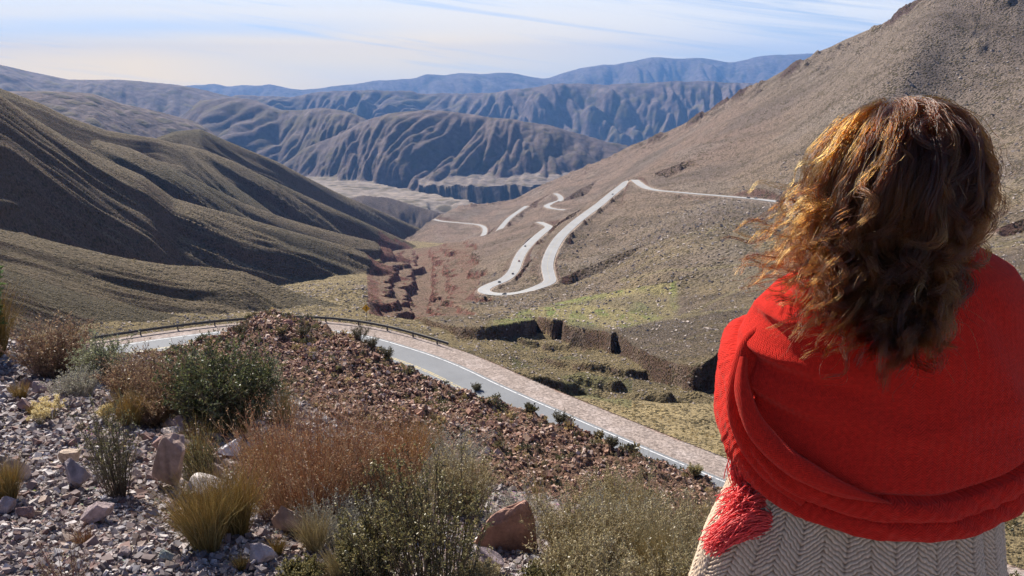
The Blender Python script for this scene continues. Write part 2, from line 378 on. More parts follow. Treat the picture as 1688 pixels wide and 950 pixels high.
def rline(pts):
    uu, ww, YY = interp_line(pts); return uu, ww, YY

R2 = {}
for k, (pts, wd) in ROAD2.items():
    P = resample(np.array([at(*p) for p in pts]), 4.0)
    R2[k] = (P, normals2(P), wd)
_bx = np.arange(-520, 420, 4.0); _by = np.arange(380, 2800, 4.0)
_BD = np.full((len(_bx), len(_by)), 1e9); _BZ = np.zeros_like(_BD); _BY = np.full_like(_BD, 1.0); _BX = np.zeros_like(_BD)
for _P, _n, _wd in R2.values():
    for q in _P:
        i0, i1 = np.searchsorted(_bx, [q[0]-90, q[0]+90]); j0, j1 = np.searchsorted(_by, [q[1]-90, q[1]+90])
        dd_ = np.hypot(_bx[i0:i1, None]-q[0], _by[None, j0:j1]-q[1])-_wd/2
        sub = _BD[i0:i1, j0:j1]; t_ = dd_ < sub; sub[t_] = dd_[t_]; _BZ[i0:i1, j0:j1][t_] = q[2]; _BY[i0:i1, j0:j1][t_] = q[1]; _BX[i0:i1, j0:j1][t_] = q[0]
def road2(x, y):
    inside = (x > _bx[0]) & (x < _bx[-1]) & (y > _by[0]) & (y < _by[-1])
    return np.where(inside, np.minimum(bil(np.minimum(_BD, 95), _bx, _by, x, y), 95), 95), bil(_BZ, _bx, _by, x, y)

def terrain(u, Y, want=False):
    """height, tint colour on any (u, Y) arrays; Y >= 12"""
    x = u*Y; sh = u.shape
    H = np.full(sh, -1e9); L = np.zeros(sh, int)
    def put(m, z, l):
        nonlocal H, L
        hh = H[m]; t = z > hh; hh = np.where(t, z, hh); H[m] = hh
        ll = L[m]; L[m] = np.where(t, l, ll)
    names = list(RIDGES)
    for i, nme in enumerate(names):
        pts = RIDGES[nme][0]; ys = [p[2] for p in pts]
        m = (Y > min(ys)*.35) & (Y < max(ys)*1.6)
        if not m.any(): continue
        z, d = ridge_h(nme, u[m], Y[m]); put(m, z, 10+i)
    # far valley floor with its incised canyon
    m = Y > 2600
    if m.any():
        xx = x[m]; yy = Y[m]
        z = -700 + perlin(xx/700, yy/900, 3)*16 + perlin(xx/160, yy/260, 4)*5
        z = z - np.maximum(yy-6900, 0)*.22
        # the river's canyon between the plain and the fans
        ux = xx/yy
        q = [uw(p, 300)[0] for p in (540, 600, 650, 700, 760, 830, 900, 1000)]
        yc_ = np.interp(ux, q, [6300, 5900, 5600, 5400, 5200, 5050, 4950, 4900]); hw = np.interp(ux, q, [0, 60, 130, 230, 420, 560, 620, 650])
        e = np.abs(yy-yc_) + np.abs(perlin(xx/110, yy/260, 9))*170 + np.abs(perlin(xx/36, yy/120, 10))*60 - 60
        cany = smooth(hw+70, hw-30, e)*(ux > q[0])
        lob = smooth(.05, .2, perlin(ux*26, yy/420, 12)+.1)*smooth(4700, 4400, yy)*smooth(q[1], q[2], ux)
        z = z - np.maximum(cany*125, lob*60)
        put(m, z, 3)
        # gullied fans below the dome
        fz = -695 + (yy-5600)*.12 + np.abs(perlin(xx/90, yy/500, 15))*22
        fz = np.where(yy < 5430 + np.abs(perlin(xx/70, yy/300, 14))*160, -2000, fz)
        put(m, np.where((ux > uw(690, 300)[0]) & (ux < uw(960, 300)[0]) & (yy < 6100), fz, -1e9), 4)
    # canyon/valley floor
    m = (Y > 60) & (Y < 4500)
    if m.any():
        um = u[m]; ym = Y[m]; xm = x[m]
        z = _G(um, np.clip(ym, 70, 3300)) - np.maximum(ym-3300, 0)*.1
        amp = smooth(60, 250, ym)
        z = z + fbm(xm/38, ym/38, 4, 51)*5*amp + fbm(xm/9, ym/9, 3, 52)*1.0*amp
        # small undercut scarps
        sc = perlin(xm/34+.3*perlin(xm/14, ym/14, 55), ym/26, 53)
        reg = smooth(150, 190, ym)*smooth(420, 340, ym)*smooth(-.03, .02, um)
        z = z + reg*(smooth(.0, .16, sc+.12*fbm(xm/7, ym/7, 3, 54))*3.6 - 1.6)
        put(m, z, 1)
    # right slope
    m = (Y > 80) & (Y < 9000)
    if m.any():
        um = u[m]; ym = Y[m]; xm = x[m]
        uu, ww, YY = _Rcrest
        Yc = np.exp(np.interp(um, uu, YY)); wc = np.interp(um, uu, ww)
        un, wn, Yn = _Redge
        Ye = np.exp(np.interp(um, un, Yn)) + (perlin(xm/16, ym/30, 61)*11 + 30*np.maximum(0, 1-np.abs(perlin(xm/24, ym/200, 63))*7) + perlin(xm/5, ym/12, 62)*3.5)*smooth(0, .03, um-.0) 
        yc = np.clip(ym, Ye, Yc)
        zin = _R(um, yc)
        zcrest = wc*Yc
        t = smooth(.72, 1.0, yc/Yc)
        zin = zin*(1-t) + (wc*yc + (zin-_R(um, Yc)*yc/Yc))*t          # meets the crest line exactly
        zin = np.where(ym > Yc, zcrest - .35*(ym-Yc), zin)
        # small-scale relief
        dd = smooth(200, 700, ym)
        dd = dd*np.clip((road2(xm, ym)[0]-2)/70, .06, 1)
        sp = 95.
        wob = perlin(xm/300, ym/300, 71)*90
        g = np.abs(perlin((xm*.8+ym*.45+wob)/sp, (ym-xm*.3)/(sp*3.2), 72))*2-.5
        g2 = np.abs(perlin((xm*.8+ym*.45+wob)/(sp*.33), (ym-xm*.3)/(sp*1.2), 73))*2-.5
        inn = smooth(0, 60, Yc-ym)
        zin = zin + (g*6.5*dd + g2*2.2*dd)*inn + fbm(xm/22, ym/22, 4, 74)*1.6*smooth(120, 300, ym)*np.clip(dd*3+.3, .3, 1)
        # rocky knobs near the skyline
        kn = smooth(.22, .5, fbm(xm/60, ym/60, 4, 75)+.25*smooth(500, 0, Yc-ym))
        zin = zin + kn*smooth(750, 100, Yc-ym)*(6+12*np.abs(perlin(xm/13, ym/13, 76)))*inn
        for ox in (1305, 1225, 1190, 1150, 1500, 1470, 1085):
            k0 = np.argmin(np.abs(uu-uw(ox, 100)[0])); Y0 = math.exp(YY[k0])
            g0 = np.exp(-((um-uu[k0])*Y0/22)**2-((ym-Y0*.965)/(Y0*.035))**2)
            zin = zin + smooth(.25, .6, g0+.5*fbm(xm/14, ym/30, 3, 78))*(5+9*np.abs(perlin(xm/7, ym/12, 79)))
        # canyon wall in front of the edge
        dw = np.maximum(Ye-ym, 0)
        ws = 2.3+1.6*perlin(xm/13, ym/60, 64); wallz = zin - np.where(dw < 4, dw*ws, 4*ws+(dw-4)*(1.0+.35*perlin(xm/8, ym/30, 65)))
        zin = np.where(dw > 0, wallz + np.abs(perlin(xm/5, ym/12, 77))*3.2*smooth(0, 3, dw)+np.abs(perlin(xm/1.8, ym/6, 66))*.9*smooth(0, 2, dw), zin)
        put(m, zin, 2)
        # red badland gullies along the canyon
    # left walls of the canyon : red gullies
    m = (Y > 430) & (Y < 1900) & (u > -.2) & (u < .05)
    if m.any():
        xm = x[m]; ym = Y[m]; h = H[m]
        cxu = np.interp(ym, [430, 520, 760, 1200, 1900], [uw(655,500)[0], uw(672,495)[0], uw(690,455)[0], uw(700,430)[0], uw(692,400)[0]])
        dx = (u[m]-cxu)*ym + perlin(ym/120, ym*0, 81)*20 + perlin(ym/30, xm/60, 82)*6
        wdt = np.interp(ym, [430, 900, 1900], [10, 20, 28])
        ad = np.abs(dx) + np.abs(perlin(xm/9, ym/14, 83))*5 + fbm(xm/36, ym/46, 3, 85)*wdt*1.3
        st = lambda q: smooth(wdt*q+2.5, wdt*q-2.5, ad)
        cut = .40*st(.8) + .32*st(1.9) + .28*st(3.6)
        cut = cut*smooth(1880, 1600, ym)*smooth(432, 470, ym)*smooth(-.195, -.165, u[m])*smooth(.048, .03, u[m])
        H[m] = h - cut*np.interp(ym, [430, 520, 700, 1200, 1900], [2, 18, 30, 34, 8])
        L[m] = np.where(cut > .06, 5, L[m])
    # near spur and cutting
    m = (Y < 190) & (Y > 8)
    S = np.full(sh, -99.)
    if m.any():
        z, s = spur(u[m], x[m], Y[m])
        hh = H[m]; t = z > hh; H[m] = np.where(t, z, hh); L[m] = np.where(t, 6, L[m]); S[m] = s
    m = Y < 60
    if m.any():
        z = terrace(x[m], Y[m]); put(m, z, 7)
    # benches of the switchbacks
    rd = np.full(sh, 99.)
    m = (Y > 380) & (Y < 2800) & (np.abs(x) < 530) & (L != 6)
    if m.any():
        ds, zi = road2(x[m], Y[m]); h = H[m]
        ex = ds-1.5; near = ds < 80
        up = zi + np.maximum(ex, 0)*1.2 - .3; dn = zi - np.maximum(ex, 0)*.9 - .3
        yr = bil(_BY, _bx, _by, x[m], Y[m]); xr = bil(_BX, _bx, _by, x[m], Y[m]); fr = near & ((Y[m] < yr-2) | ((x[m] < xr-2) & (xr/yr > .15) & (yr < 1230) & (yr > 520))) & (ex > 0) & (ex < 77)
        up = np.where(fr, np.minimum(up, zi*Y[m]/yr-.4-.42*np.minimum(ex, 6)-.02*ex+.5*np.maximum(ex-22, 0)), up); dn = np.minimum(dn, up)
        H[m] = np.where(near, np.clip(h, dn, up), h)
        rd[m] = np.where(near, ds, 99.)
    return H, L, S, rd

# ------------------------------------------------------------------ tint of the ground from what grows and lies there
def mixc(a, b, t): return a + (np.asarray(b)-a)*t[..., None]
def tint(u, Y, H, L, S, rd, steep):
    x = u*Y; sh = u.shape
    c = np.zeros(sh+(3,)); c[:] = (.17, .135, .10)
    n1 = fbm(x/(Y*.05+3), Y/(Y*.05+3)*0+np.log(Y)*20, 4, 91); n2 = fbm(x/60, Y/60, 4, 92); n3 = fbm(x/15, Y/15, 3, 93)
    # valley floor: straw yellow grass
    f = (L == 1); c[f] = (.35, .27, .145)
    c = mixc(c, (.22, .175, .105), f*smooth(-.05, .35, n2)*.7)
    c = mixc(c, (.43, .33, .165), f*smooth(.05, .4, n3)*.7)
    green = f*smooth(.16, .3, perlin(x/20, Y/30, 95)+.1)*smooth(400, 300, Y)*(u > .0)*(u < .16)
    c = mixc(c, (.15, .17, .07), green*.55)
    # right slope
    f = (L == 2)
    c[f] = (.285, .215, .155)
    low = f*smooth(1000, 350, Y)
    c = mixc(c, (.35, .265, .14), low*smooth(-.25, .35, n2+n3*.4)*.75)
    c = mixc(c, (.15, .135, .075), low*smooth(.0, .3, perlin(x/90, Y/70, 96))*.3)
    up = f*smooth(700, 1400, Y); c = mixc(c, (.29, .20, .16), up*.75)
    hi = f*smooth(-100, 0, H)*smooth(0, .1, u-.22)
    c = mixc(c, (.27, .21, .165), hi)
    c = mixc(c, (.20, .155, .13), f*smooth(.05, .35, perlin(x/170+.4*n2, Y/260, 97))*.7)
    c = mixc(c, (.30, .25, .21), f*smooth(.1, .4, perlin(x/70+.6*n2, Y/160, 98))*.35)
    for ox in (1305, 1225, 1190, 1150, 1500, 1470, 1085):
        k0 = np.argmin(np.abs(_Rcrest[0]-uw(ox, 100)[0])); Y0 = math.exp(_Rcrest[2][k0])
        g0 = np.exp(-((u-_Rcrest[0][k0])*Y0/22)**2-((Y-Y0*.965)/(Y0*.035))**2)
        c = mixc(c, (.12, .075, .07), f*smooth(.25, .6, g0+.5*fbm(x/14, Y/30, 3, 78)))
    # fields
    pu0 = uw(1100, 500)[0]
    px = 844+F*u/ (1/ (CP)) * 1.0
    fx = u; w_ = H/Y
    e0 = np.interp(u, [uw(800,535)[0], uw(900,520)[0], uw(1000,520)[0], uw(1115,560)[0]], [uw(800,545)[1], uw(900,528)[1], uw(1000,545)[1], uw(1115,520)[1]])
    e1 = np.interp(u, [uw(790,535)[0], uw(860,512)[0], uw(960,488)[0], uw(1115,462)[0]], [uw(790,533)[1], uw(860,512)[1], uw(960,490)[1], uw(1115,463)[1]])
    fld = f*smooth(uw(790,530)[0], uw(830,530)[0], u)*smooth(uw(1122,500)[0], uw(1108,500)[0], u+.012*n3)*smooth(0, .003, e1+.0015-w_)*smooth(-.004, .002, w_-e0)*(Y < 640)
    c = mixc(c, (.29, .245, .11), fld*.9)
    strip = perlin(x/9, Y/70, 99)
    c = mixc(c, (.17, .215, .065), fld*smooth(-.06, .06, strip)*(.35+.6*smooth(-.15, .3, n3)))
    c = mixc(c, (.34, .27, .14), fld*smooth(.05, .02, np.abs(perlin(x/26, Y/110, 100)))*.8)
    c = mixc(c, (.165, .125, .095), f*smooth(.04, .26, perlin((x*.8+Y*.45+25*n2)/26, (Y-x*.3)/200, 114))*smooth(-.3, .2, n2+.2)*.6)
    # bare lanes
    c = mixc(c, (.33, .27, .15), f*smooth(900, 500, Y)*smooth(.03, .012, np.abs(perlin(x/160, Y/75, 101)))*.7)
    # canyon walls: dark red-brown
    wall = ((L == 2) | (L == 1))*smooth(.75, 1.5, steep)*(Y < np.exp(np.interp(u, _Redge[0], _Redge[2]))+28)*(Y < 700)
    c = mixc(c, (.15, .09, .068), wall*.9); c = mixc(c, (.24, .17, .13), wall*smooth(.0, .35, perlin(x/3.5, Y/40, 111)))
    red = (L == 5)
    c = mixc(c, (.27, .18, .125), red*1.0); c = mixc(c, (.24, .105, .08), red*smooth(.2, .65, steep+.5*n3)); c = mixc(c, (.28, .17, .13), red*smooth(.7, 1.2, steep)*smooth(.0, .3, perlin(x/5, Y/60, 112)))
    rr = ((L == 2) | (L >= 10) | (L == 1))*smooth(2600, 1500, Y)*smooth(500, 700, Y)*smooth(.06, .0, np.abs(u-uw(705,440)[0]))*smooth(.1, .5, n3+n2*.5+.2*steep)
    c = mixc(c, (.25, .125, .095), rr*.7)
    # left hills: olive-brown scrub
    for i, nme in enumerate(RIDGES):
        f = (L == 10+i)
        if not f.any(): continue
        if nme in ('low_left', 'low_terrace', 'spur_a', 'spur_b', 'spur_c', 'crest_left', 'crest_mid'):
            c[f] = (.215, .165, .105)
            c = mixc(c, (.24, .185, .11), f*smooth(.0, .45, n2+.5*n3)*.7)
            c = mixc(c, (.125, .108, .07), f*smooth(.0, .35, perlin(x/130, Y/180, 104))*.7)
            c = mixc(c, (.14, .085, .065), f*smooth(.9, 1.6, steep)*.7)
        elif nme == 'low_far': c[f] = (.17, .13, .115)
        else:
            c[f] = (.135, .10, .088)
            lam = {'far_range': 2500.}.get(nme, 700.)
            c = mixc(c, (.175, .135, .11), f*smooth(.0, .4, fbm(x/lam, Y/lam, 3, 106))*.7)
            c = mixc(c, (.12, .085, .08), f*smooth(.6, .95, steep)*.6)
    # far floor and fans
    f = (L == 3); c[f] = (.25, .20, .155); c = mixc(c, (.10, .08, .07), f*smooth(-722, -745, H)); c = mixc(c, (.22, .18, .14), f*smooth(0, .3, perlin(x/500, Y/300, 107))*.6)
    f = (L == 4); c[f] = (.21, .165, .13); c = mixc(c, (.10, .075, .07), f*smooth(.35, .8, steep))
    # near spur: reddish rubble; verge pale pink gravel
    f = (L == 6)
    c[f] = (.28, .165, .115)
    c = mixc(c, (.20, .12, .088), f*smooth(0, .4, n3)*.6)
    verge = f*(S > -8.2)*smooth(4.2, 3.5, S+.7*perlin(x/1.5, Y/1.5, 108)+.5*perlin(x/5, Y/5, 113))
    c = mixc(c, (.29, .235, .205), verge*1.0); c = mixc(c, (.36, .30, .27), verge*smooth(0, .4, fbm(x/3, Y/3, 3, 109)))
    c = mixc(c, (.30, .235, .135), f*smooth(3.9, 4.8, S)*.85)
    f = (L == 7); c[f] = (.22, .175, .14)
    # road benches: pale dust
    c = mixc(c, (.34, .265, .21), smooth(5.5, 2.5, rd+1.5*n3)*.85*(L != 6))
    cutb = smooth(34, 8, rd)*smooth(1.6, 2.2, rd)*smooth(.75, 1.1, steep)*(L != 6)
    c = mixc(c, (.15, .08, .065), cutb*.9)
    return np.clip(c*(1+.10*n3[..., None]), .02, .6), fld

def build_terrain(name, us, Ys, m):
    u = us[None]+0*Ys[:, None]; Y = Ys[:, None]+0*us[None]
    H, L, S, rd = terrain(u, Y)
    gy = np.gradient(H, axis=0)/np.gradient(Y, axis=0); gx = np.gradient(H, axis=1)/np.maximum(np.gradient(u, axis=1)*Y, 1e-6)
    steep = np.hypot(gx, gy)
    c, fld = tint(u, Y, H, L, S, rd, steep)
    V = np.stack([u*Y, Y, H], -1).reshape(-1, 3)
    rub = ((L == 6)*(S < -7.6)).astype(float)
    road = np.clip(((L == 6)*(S >= -7.9)*(S < 3.9)) + smooth(2.4, 1., rd) + .5*fld, 0, 1)
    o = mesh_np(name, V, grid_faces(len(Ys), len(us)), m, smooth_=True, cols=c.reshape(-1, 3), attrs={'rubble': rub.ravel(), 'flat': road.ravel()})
    return o, (u, Y, H, L, S, rd+0*fld-90*(fld > .3), steep)

# ground material shared by the terrain sheets: shrub speckle at real size, fine bump
def terrain_mat(name, cell, bumpd, fine):
    m, n = mat(name)
    geo = n.n('ShaderNodeNewGeometry'); pos = geo.outputs['Position']
    at_ = n.n('ShaderNodeVertexColor', {'layer_name': 'tint'})
    flat = n.n('ShaderNodeAttribute', {'attribute_name': 'flat'}).outputs['Fac']
    inv = n.math('SUBTRACT', 1.0, flat)
    far_ = n.mapr(n.n('ShaderNodeSeparateXYZ', Vector=pos).outputs[1], fine[0], fine[1])      # coarser growth farther down the valley
    def growth(cell, k):
        vo = n.n('ShaderNodeTexVoronoi', {'feature': 'F1'}, Vector=pos, Scale=1/cell, Randomness=1.0)
        th = n.mapr(n.noise(pos, .22/cell, 3, .6), .3, .65, .22, .58)
        return n.math('MULTIPLY', n.mapr(n.math('SUBTRACT', th, vo.outputs['Distance']), -.05, .16), inv), vo.outputs['Color']
    b1, c1 = growth(cell, 0); b2, c2 = growth(cell*.42, 1)
    blob = n.mix(far_, b2, b1); vcol = n.mix(far_, c2, c1)
    fn = n.mix(far_, n.noise(pos, 5.0/cell, 5, .65), n.noise(pos, 1.9/cell, 6, .68))
    col = n.mix(1.0, at_.outputs[0], n.ramp(fn, [(.3, .42), (.5, 1.0), (.7, 1.75)]), 'MULTIPLY')
    veg = n.mix(vcol, (.040, .036, .021), (.17, .13, .065))
    col = n.mix(n.math('MULTIPLY', blob, .85), col, veg)
    hh = n.math('ADD', n.math('MULTIPLY', blob, 1.0), n.math('MULTIPLY', n.math('MULTIPLY', fn, inv), 2.0))
    b = n.n('ShaderNodeBump', Strength=1.0, Distance=bumpd*1.5, Height=hh)
    finish(m, n, Base_Color=col, Roughness=.95, Normal=b, **{'Specular_IOR_Level': .12})
    return m
DU = .0013; 
M_mid = terrain_mat('scrub_slope', 3.0, 1.5, (260, 520))
M_near = terrain_mat('stony_slope', 1.2, .4, (70, 150))
M_far = terrain_mat('far_slope', 230., 4., (4000, 9000))
u_mid = np.unique(np.r_[np.linspace(-1.5, -.70, 60), np.arange(-.70, .70, DU), np.linspace(.70, 1.5, 60)])
def vrange(a, b, dv): return np.exp(np.arange(math.log(a), math.log(b)+dv, dv))
T_near, D_near = build_terrain('hillside', u_mid, vrange(11.7, 190, .0042), M_near)
T_mid, D_mid = build_terrain('valley', u_mid, vrange(188, 3600, .0036), M_mid)
T_far, D_far = build_terrain('mountains', np.unique(np.r_[np.linspace(-1.5, -.70, 40), np.arange(-.70, .70, .0016), np.linspace(.70, 1.5, 40)]), vrange(3580, 30000, .0028), M_far)
for o in (T_near, T_mid, T_far): tag(o, kind='structure')
# ------------------------------------------------------------------ near ground terrace (finely meshed)
def stony(x, y):
    """small relief of the gravelly terrace"""
    return (fbm(x*1.3, y*1.3, 4, 120)*.10 + fbm(x*7, y*7, 3, 124)*.022 + np.maximum(fbm(x*14, y*14, 3, 127), 0)*.03)
def ground_z(x, y): return terrace(x, y) + stony(np.asarray(x, float), np.asarray(y, float))*smooth(14, 9, np.asarray(y, float))
m, n = mat('gravel_soil')
geo = n.n('ShaderNodeNewGeometry'); pos = geo.outputs['Position']
a = n.noise(pos, 1.1, 5, .6); b = n.noise(pos, 9, 6, .7)
vo = n.n('ShaderNodeTexVoronoi', {'feature': 'F1'}, Vector=pos, Scale=42)
vo2 = n.n('ShaderNodeTexVoronoi', {'feature': 'F1'}, Vector=pos, Scale=17)
base = n.mix(n.mapr(a, .35, .65), (.20, .155, .14), (.15, .105, .08))
base = n.mix(n.mapr(b, .45, .75), base, (.27, .23, .21))
base = n.mix(n.math('MULTIPLY', n.mapr(vo.outputs['Distance'], .5, .2), .5), base, n.mix(1.0, vo.outputs['Color'], (.5, .42, .38), 'MULTIPLY'))
h = n.math('ADD', n.math('SUBTRACT', n.math('MULTIPLY', b, .6), n.math('MULTIPLY', vo.outputs['Distance'], .6)), n.math('MULTIPLY', vo2.outputs['Distance'], -1.0))
finish(m, n, Base_Color=base, Roughness=.9, Normal=n.n('ShaderNodeBump', Strength=.8, Distance=.02, Height=h), **{'Specular_IOR_Level': .25})
M_gravelsoil = m
us = np.unique(np.r_[np.linspace(-1.6, -.72, 40), np.arange(-.72, .72, .0022), np.linspace(.72, 1.6, 40)]); Ys = vrange(1.2, 12, .0042)
Yg = Ys[:, None]+0*us[None]; ug = us[None]+0*Yg
Z = ground_z(ug*Yg, Yg)
g1 = mesh_np('ground', np.stack([ug*Yg, Yg, Z], -1).reshape(-1, 3), grid_faces(len(Ys), len(us)), M_gravelsoil, smooth_=True); tag(g1, kind='structure')
gx = np.linspace(-14, 14, 160); gy = np.linspace(-14, 1.2, 90)
GX = gx[None]+0*gy[:, None]; GY = gy[:, None]+0*gx[None]
GZ = ground_z(GX, GY)
g2 = mesh_np('ground', np.stack([GX, GY, GZ], -1).reshape(-1, 3), grid_faces(len(gy), len(gx)), M_gravelsoil, smooth_=True); tag(g2, kind='structure')

# ------------------------------------------------------------------ roads
def asphalt(name, base, sc):
    m, n = mat(name)
    pos = n.n('ShaderNodeNewGeometry').outputs['Position']
    c = n.mix(n.mapr(n.noise(pos, sc, 5, .6), .3, .7), tuple(v*.9 for v in base), tuple(min(1, v*1.1) for v in base))
    c = n.mix(n.mapr(n.noise(pos, sc*14, 3, .7), .5, .9), c, tuple(v*.75 for v in base))
    finish(m, n, Base_Color=c, Roughness=.8, Normal=n.n('ShaderNodeBump', Strength=.3, Distance=.02, Height=n.noise(pos, 30, 2)), **{'Specular_IOR_Level': .25})
    return m
M_asph = asphalt('sunbleached_asphalt', (.205, .212, .222), .35)
def paint(name, c, thr):
    m, n = mat(name); pos = n.n('ShaderNodeNewGeometry').outputs['Position']
    cc = n.mix(n.mapr(n.noise(pos, 2.2, 6, .7), thr, thr+.1), c, (.21, .215, .225))
    finish(m, n, Base_Color=cc, Roughness=.6); return m
def ribbon(name, P, N, o0, o1, z, m, parent=None, n_=2, zabs=None):
    offs = np.linspace(o0, o1, n_)
    V = np.stack([P[:, None, 0]+N[:, None, 0]*offs[None], P[:, None, 1]+N[:, None, 1]*offs[None],
                  (np.full((len(P), n_), zabs) if zabs is not None else P[:, None, 2]+0*offs[None])+z], -1)
    f = grid_faces(len(P), n_)
    return mesh_np(name, V.reshape(-1, 3), f[:, ::-1] if o1 > o0 else f, m, parent, smooth_=True)
rd1 = ribbon('road', RL, RN, .35, -7.25, 0.0, M_asph, zabs=ROADZ, n_=5); tag(rd1, kind='structure')
M_white = paint('worn_white_paint', (.66, .66, .65), .52); M_yel = paint('worn_yellow_paint', (.55, .42, .15), .47)
def wob(P): return P
tag(ribbon('road_edge_line', RL, RN, .065, -.065, .004, M_white, zabs=ROADZ), kind='structure')
tag(ribbon('road_edge_line', RL, RN, -6.85, -7.0, .004, M_white, zabs=ROADZ), kind='structure')
tag(ribbon('road_centre_line', RL, RN, -3.30, -3.42, .004, M_yel, zabs=ROADZ), kind='structure')
tag(ribbon('road_centre_line', RL, RN, -3.56, -3.68, .004, M_yel, zabs=ROADZ), kind='structure')
M_asph2 = asphalt('far_asphalt', (.34, .335, .33), .08)
for k, (P, N, wd) in R2.items():
    o = ribbon('road', P, N, wd/2, -wd/2, 0.1, M_asph2, n_=3); tag(o, kind='structure')
    tag(ribbon('road_centre_line', P, N, .12, -.12, .125, M_yel), kind='structure')
    if k == 'upper_road':
        for s in (1, -1): tag(ribbon('road_edge_line', P, N, s*(wd/2-.35)+.1, s*(wd/2-.35)-.1, .125, M_white), kind='structure')

# ------------------------------------------------------------------ air
hz = bpy.data.meshes.new('haze')
X0, X1, Y0, Y1, Z0, Z1 = -47000, 47000, -400, 30700, -5600, 1150
v = [(x, y, z) for x in (X0, X1) for y in (Y0, Y1) for z in (Z0, Z1)]
hz.from_pydata(v, [], [(0, 1, 3, 2), (4, 6, 7, 5), (0, 4, 5, 1), (2, 3, 7, 6), (0, 2, 6, 4), (1, 5, 7, 3)])
ho = bpy.data.objects.new('haze', hz); C.objects.link(ho); tag(ho, kind='stuff')
m, n = mat('haze_air')
pv = n.n('ShaderNodeVolumePrincipled', Color=(.22, .48, 1.0, 1), Density=3.3e-5, Anisotropy=.0)
for k in ('Density Attribute', 'Color Attribute', 'Temperature Attribute'):
    try: pv.inputs[k].default_value = ''
    except Exception: pass
om = n.n('ShaderNodeOutputMaterial'); n.t.links.new(pv.outputs[0], om.inputs['Volume'])
hz.materials.append(m)
# ------------------------------------------------------------------ stones
def vmat(name, rough=.9, noise_sc=None, amp=.25, bump=0.0, spec=.2, transl=0.0, contrast=(.75, 1.25)):
    """material whose base colour is the mesh's own tint, with procedural mottling"""
    m, n = mat(name)
    c = n.n('ShaderNodeVertexColor', {'layer_name': 'tint'}).outputs[0]
    kw = {}
    if noise_sc:
        tcn = n.n('ShaderNodeTexCoord').outputs['Object']
        f = n.noise(tcn, noise_sc, 6, .65)
        c = n.mix(1.0, c, n.ramp(f, [(.3, contrast[0]), (.7, contrast[1])]), 'MULTIPLY')
        if bump: kw['Normal'] = n.n('ShaderNodeBump', Strength=.8, Distance=bump, Height=n.noise(tcn, noise_sc*2.2, 7, .7))
    if transl:
        d = n.n('ShaderNodeBsdfDiffuse', Color=c); t = n.n('ShaderNodeBsdfTranslucent', Color=c)
        g = n.n('ShaderNodeBsdfGlossy', Color=(1, 1, 1, 1), Roughness=.45)
        mx = n.n('ShaderNodeMixShader', i0=transl, i1=d, i2=t); mx2 = n.n('ShaderNodeMixShader', i0=.04, i1=mx, i2=g)
        n.t.links.new(mx2.outputs[0], n.n('ShaderNodeOutputMaterial').inputs[0])
    else: finish(m, n, Base_Color=c, Roughness=rough, **{'Specular_IOR_Level': spec}, **kw)
    return m
M_chip = vmat('stone_chips', .85, 40, bump=0, spec=.35)
M_rubble = vmat('rubble_stones', .9, 6, spec=.2)
def ground_hit(px, py):
    u, ww = uw(px, py)
    Ys_ = np.linspace(1.25, 14, 4000); z = ground_z(u*Ys_, Ys_); i = np.argmax(z >= ww*Ys_)
    Y = Ys_[i]; return np.array((u*Y, Y, float(z[i])))
def px_size(p, px=1.0):
    """metres covered by px photo pixels at point p"""
    return px*(p[1]*CP - p[2]*SP)/F

_cube = np.array([(-1,-1,-1),(1,-1,-1),(1,1,-1),(-1,1,-1),(-1,-1,1),(1,-1,1),(1,1,1),(-1,1,1)], float)
_cf = np.array([(0,3,2,1),(4,5,6,7),(0,1,5,4),(1,2,6,5),(2,3,7,6),(3,0,4,7)])
def rotmats(rs, n, tilt):
    a = rs.rand(n)*2*pi; b = rs.randn(n)*tilt; c = rs.randn(n)*tilt
    ca, sa, cb, sb, cc, sc = np.cos(a), np.sin(a), np.cos(b), np.sin(b), np.cos(c), np.sin(c)
    R = np.zeros((n, 3, 3))
    R[:, 0] = np.stack([ca*cb, ca*sb*sc-sa*cc, ca*sb*cc+sa*sc], 1)
    R[:, 1] = np.stack([sa*cb, sa*sb*sc+ca*cc, sa*sb*cc-ca*sc], 1)
    R[:, 2] = np.stack([-sb, cb*sc, cb*cc], 1)
    return R
def chips(name, P, size, cols, m, rs, flat=.5, tilt=.5, sink=.25, label=None):
    n = len(P)
    V = _cube[None]*(.5+.55*rs.rand(n, 8, 3))*.5
    sc = np.stack([1+.4*rs.rand(n), .7+.4*rs.rand(n), flat*(.6+.8*rs.rand(n))], 1)
    V = V*sc[:, None]*size[:, None, None]
    V = np.einsum('nij,nkj->nki', rotmats(rs, n, tilt), V) + P[:, None]
    V[:, :, 2] += (size*flat*(.35-sink))[:, None]
    Fc = _cf[None]+8*np.arange(n)[:, None, None]
    o = mesh_np(name, V.reshape(-1, 3), Fc.reshape(-1, 4), m, cols=np.repeat(cols, 8, 0))
    return o
rs = np.random.RandomState(11)
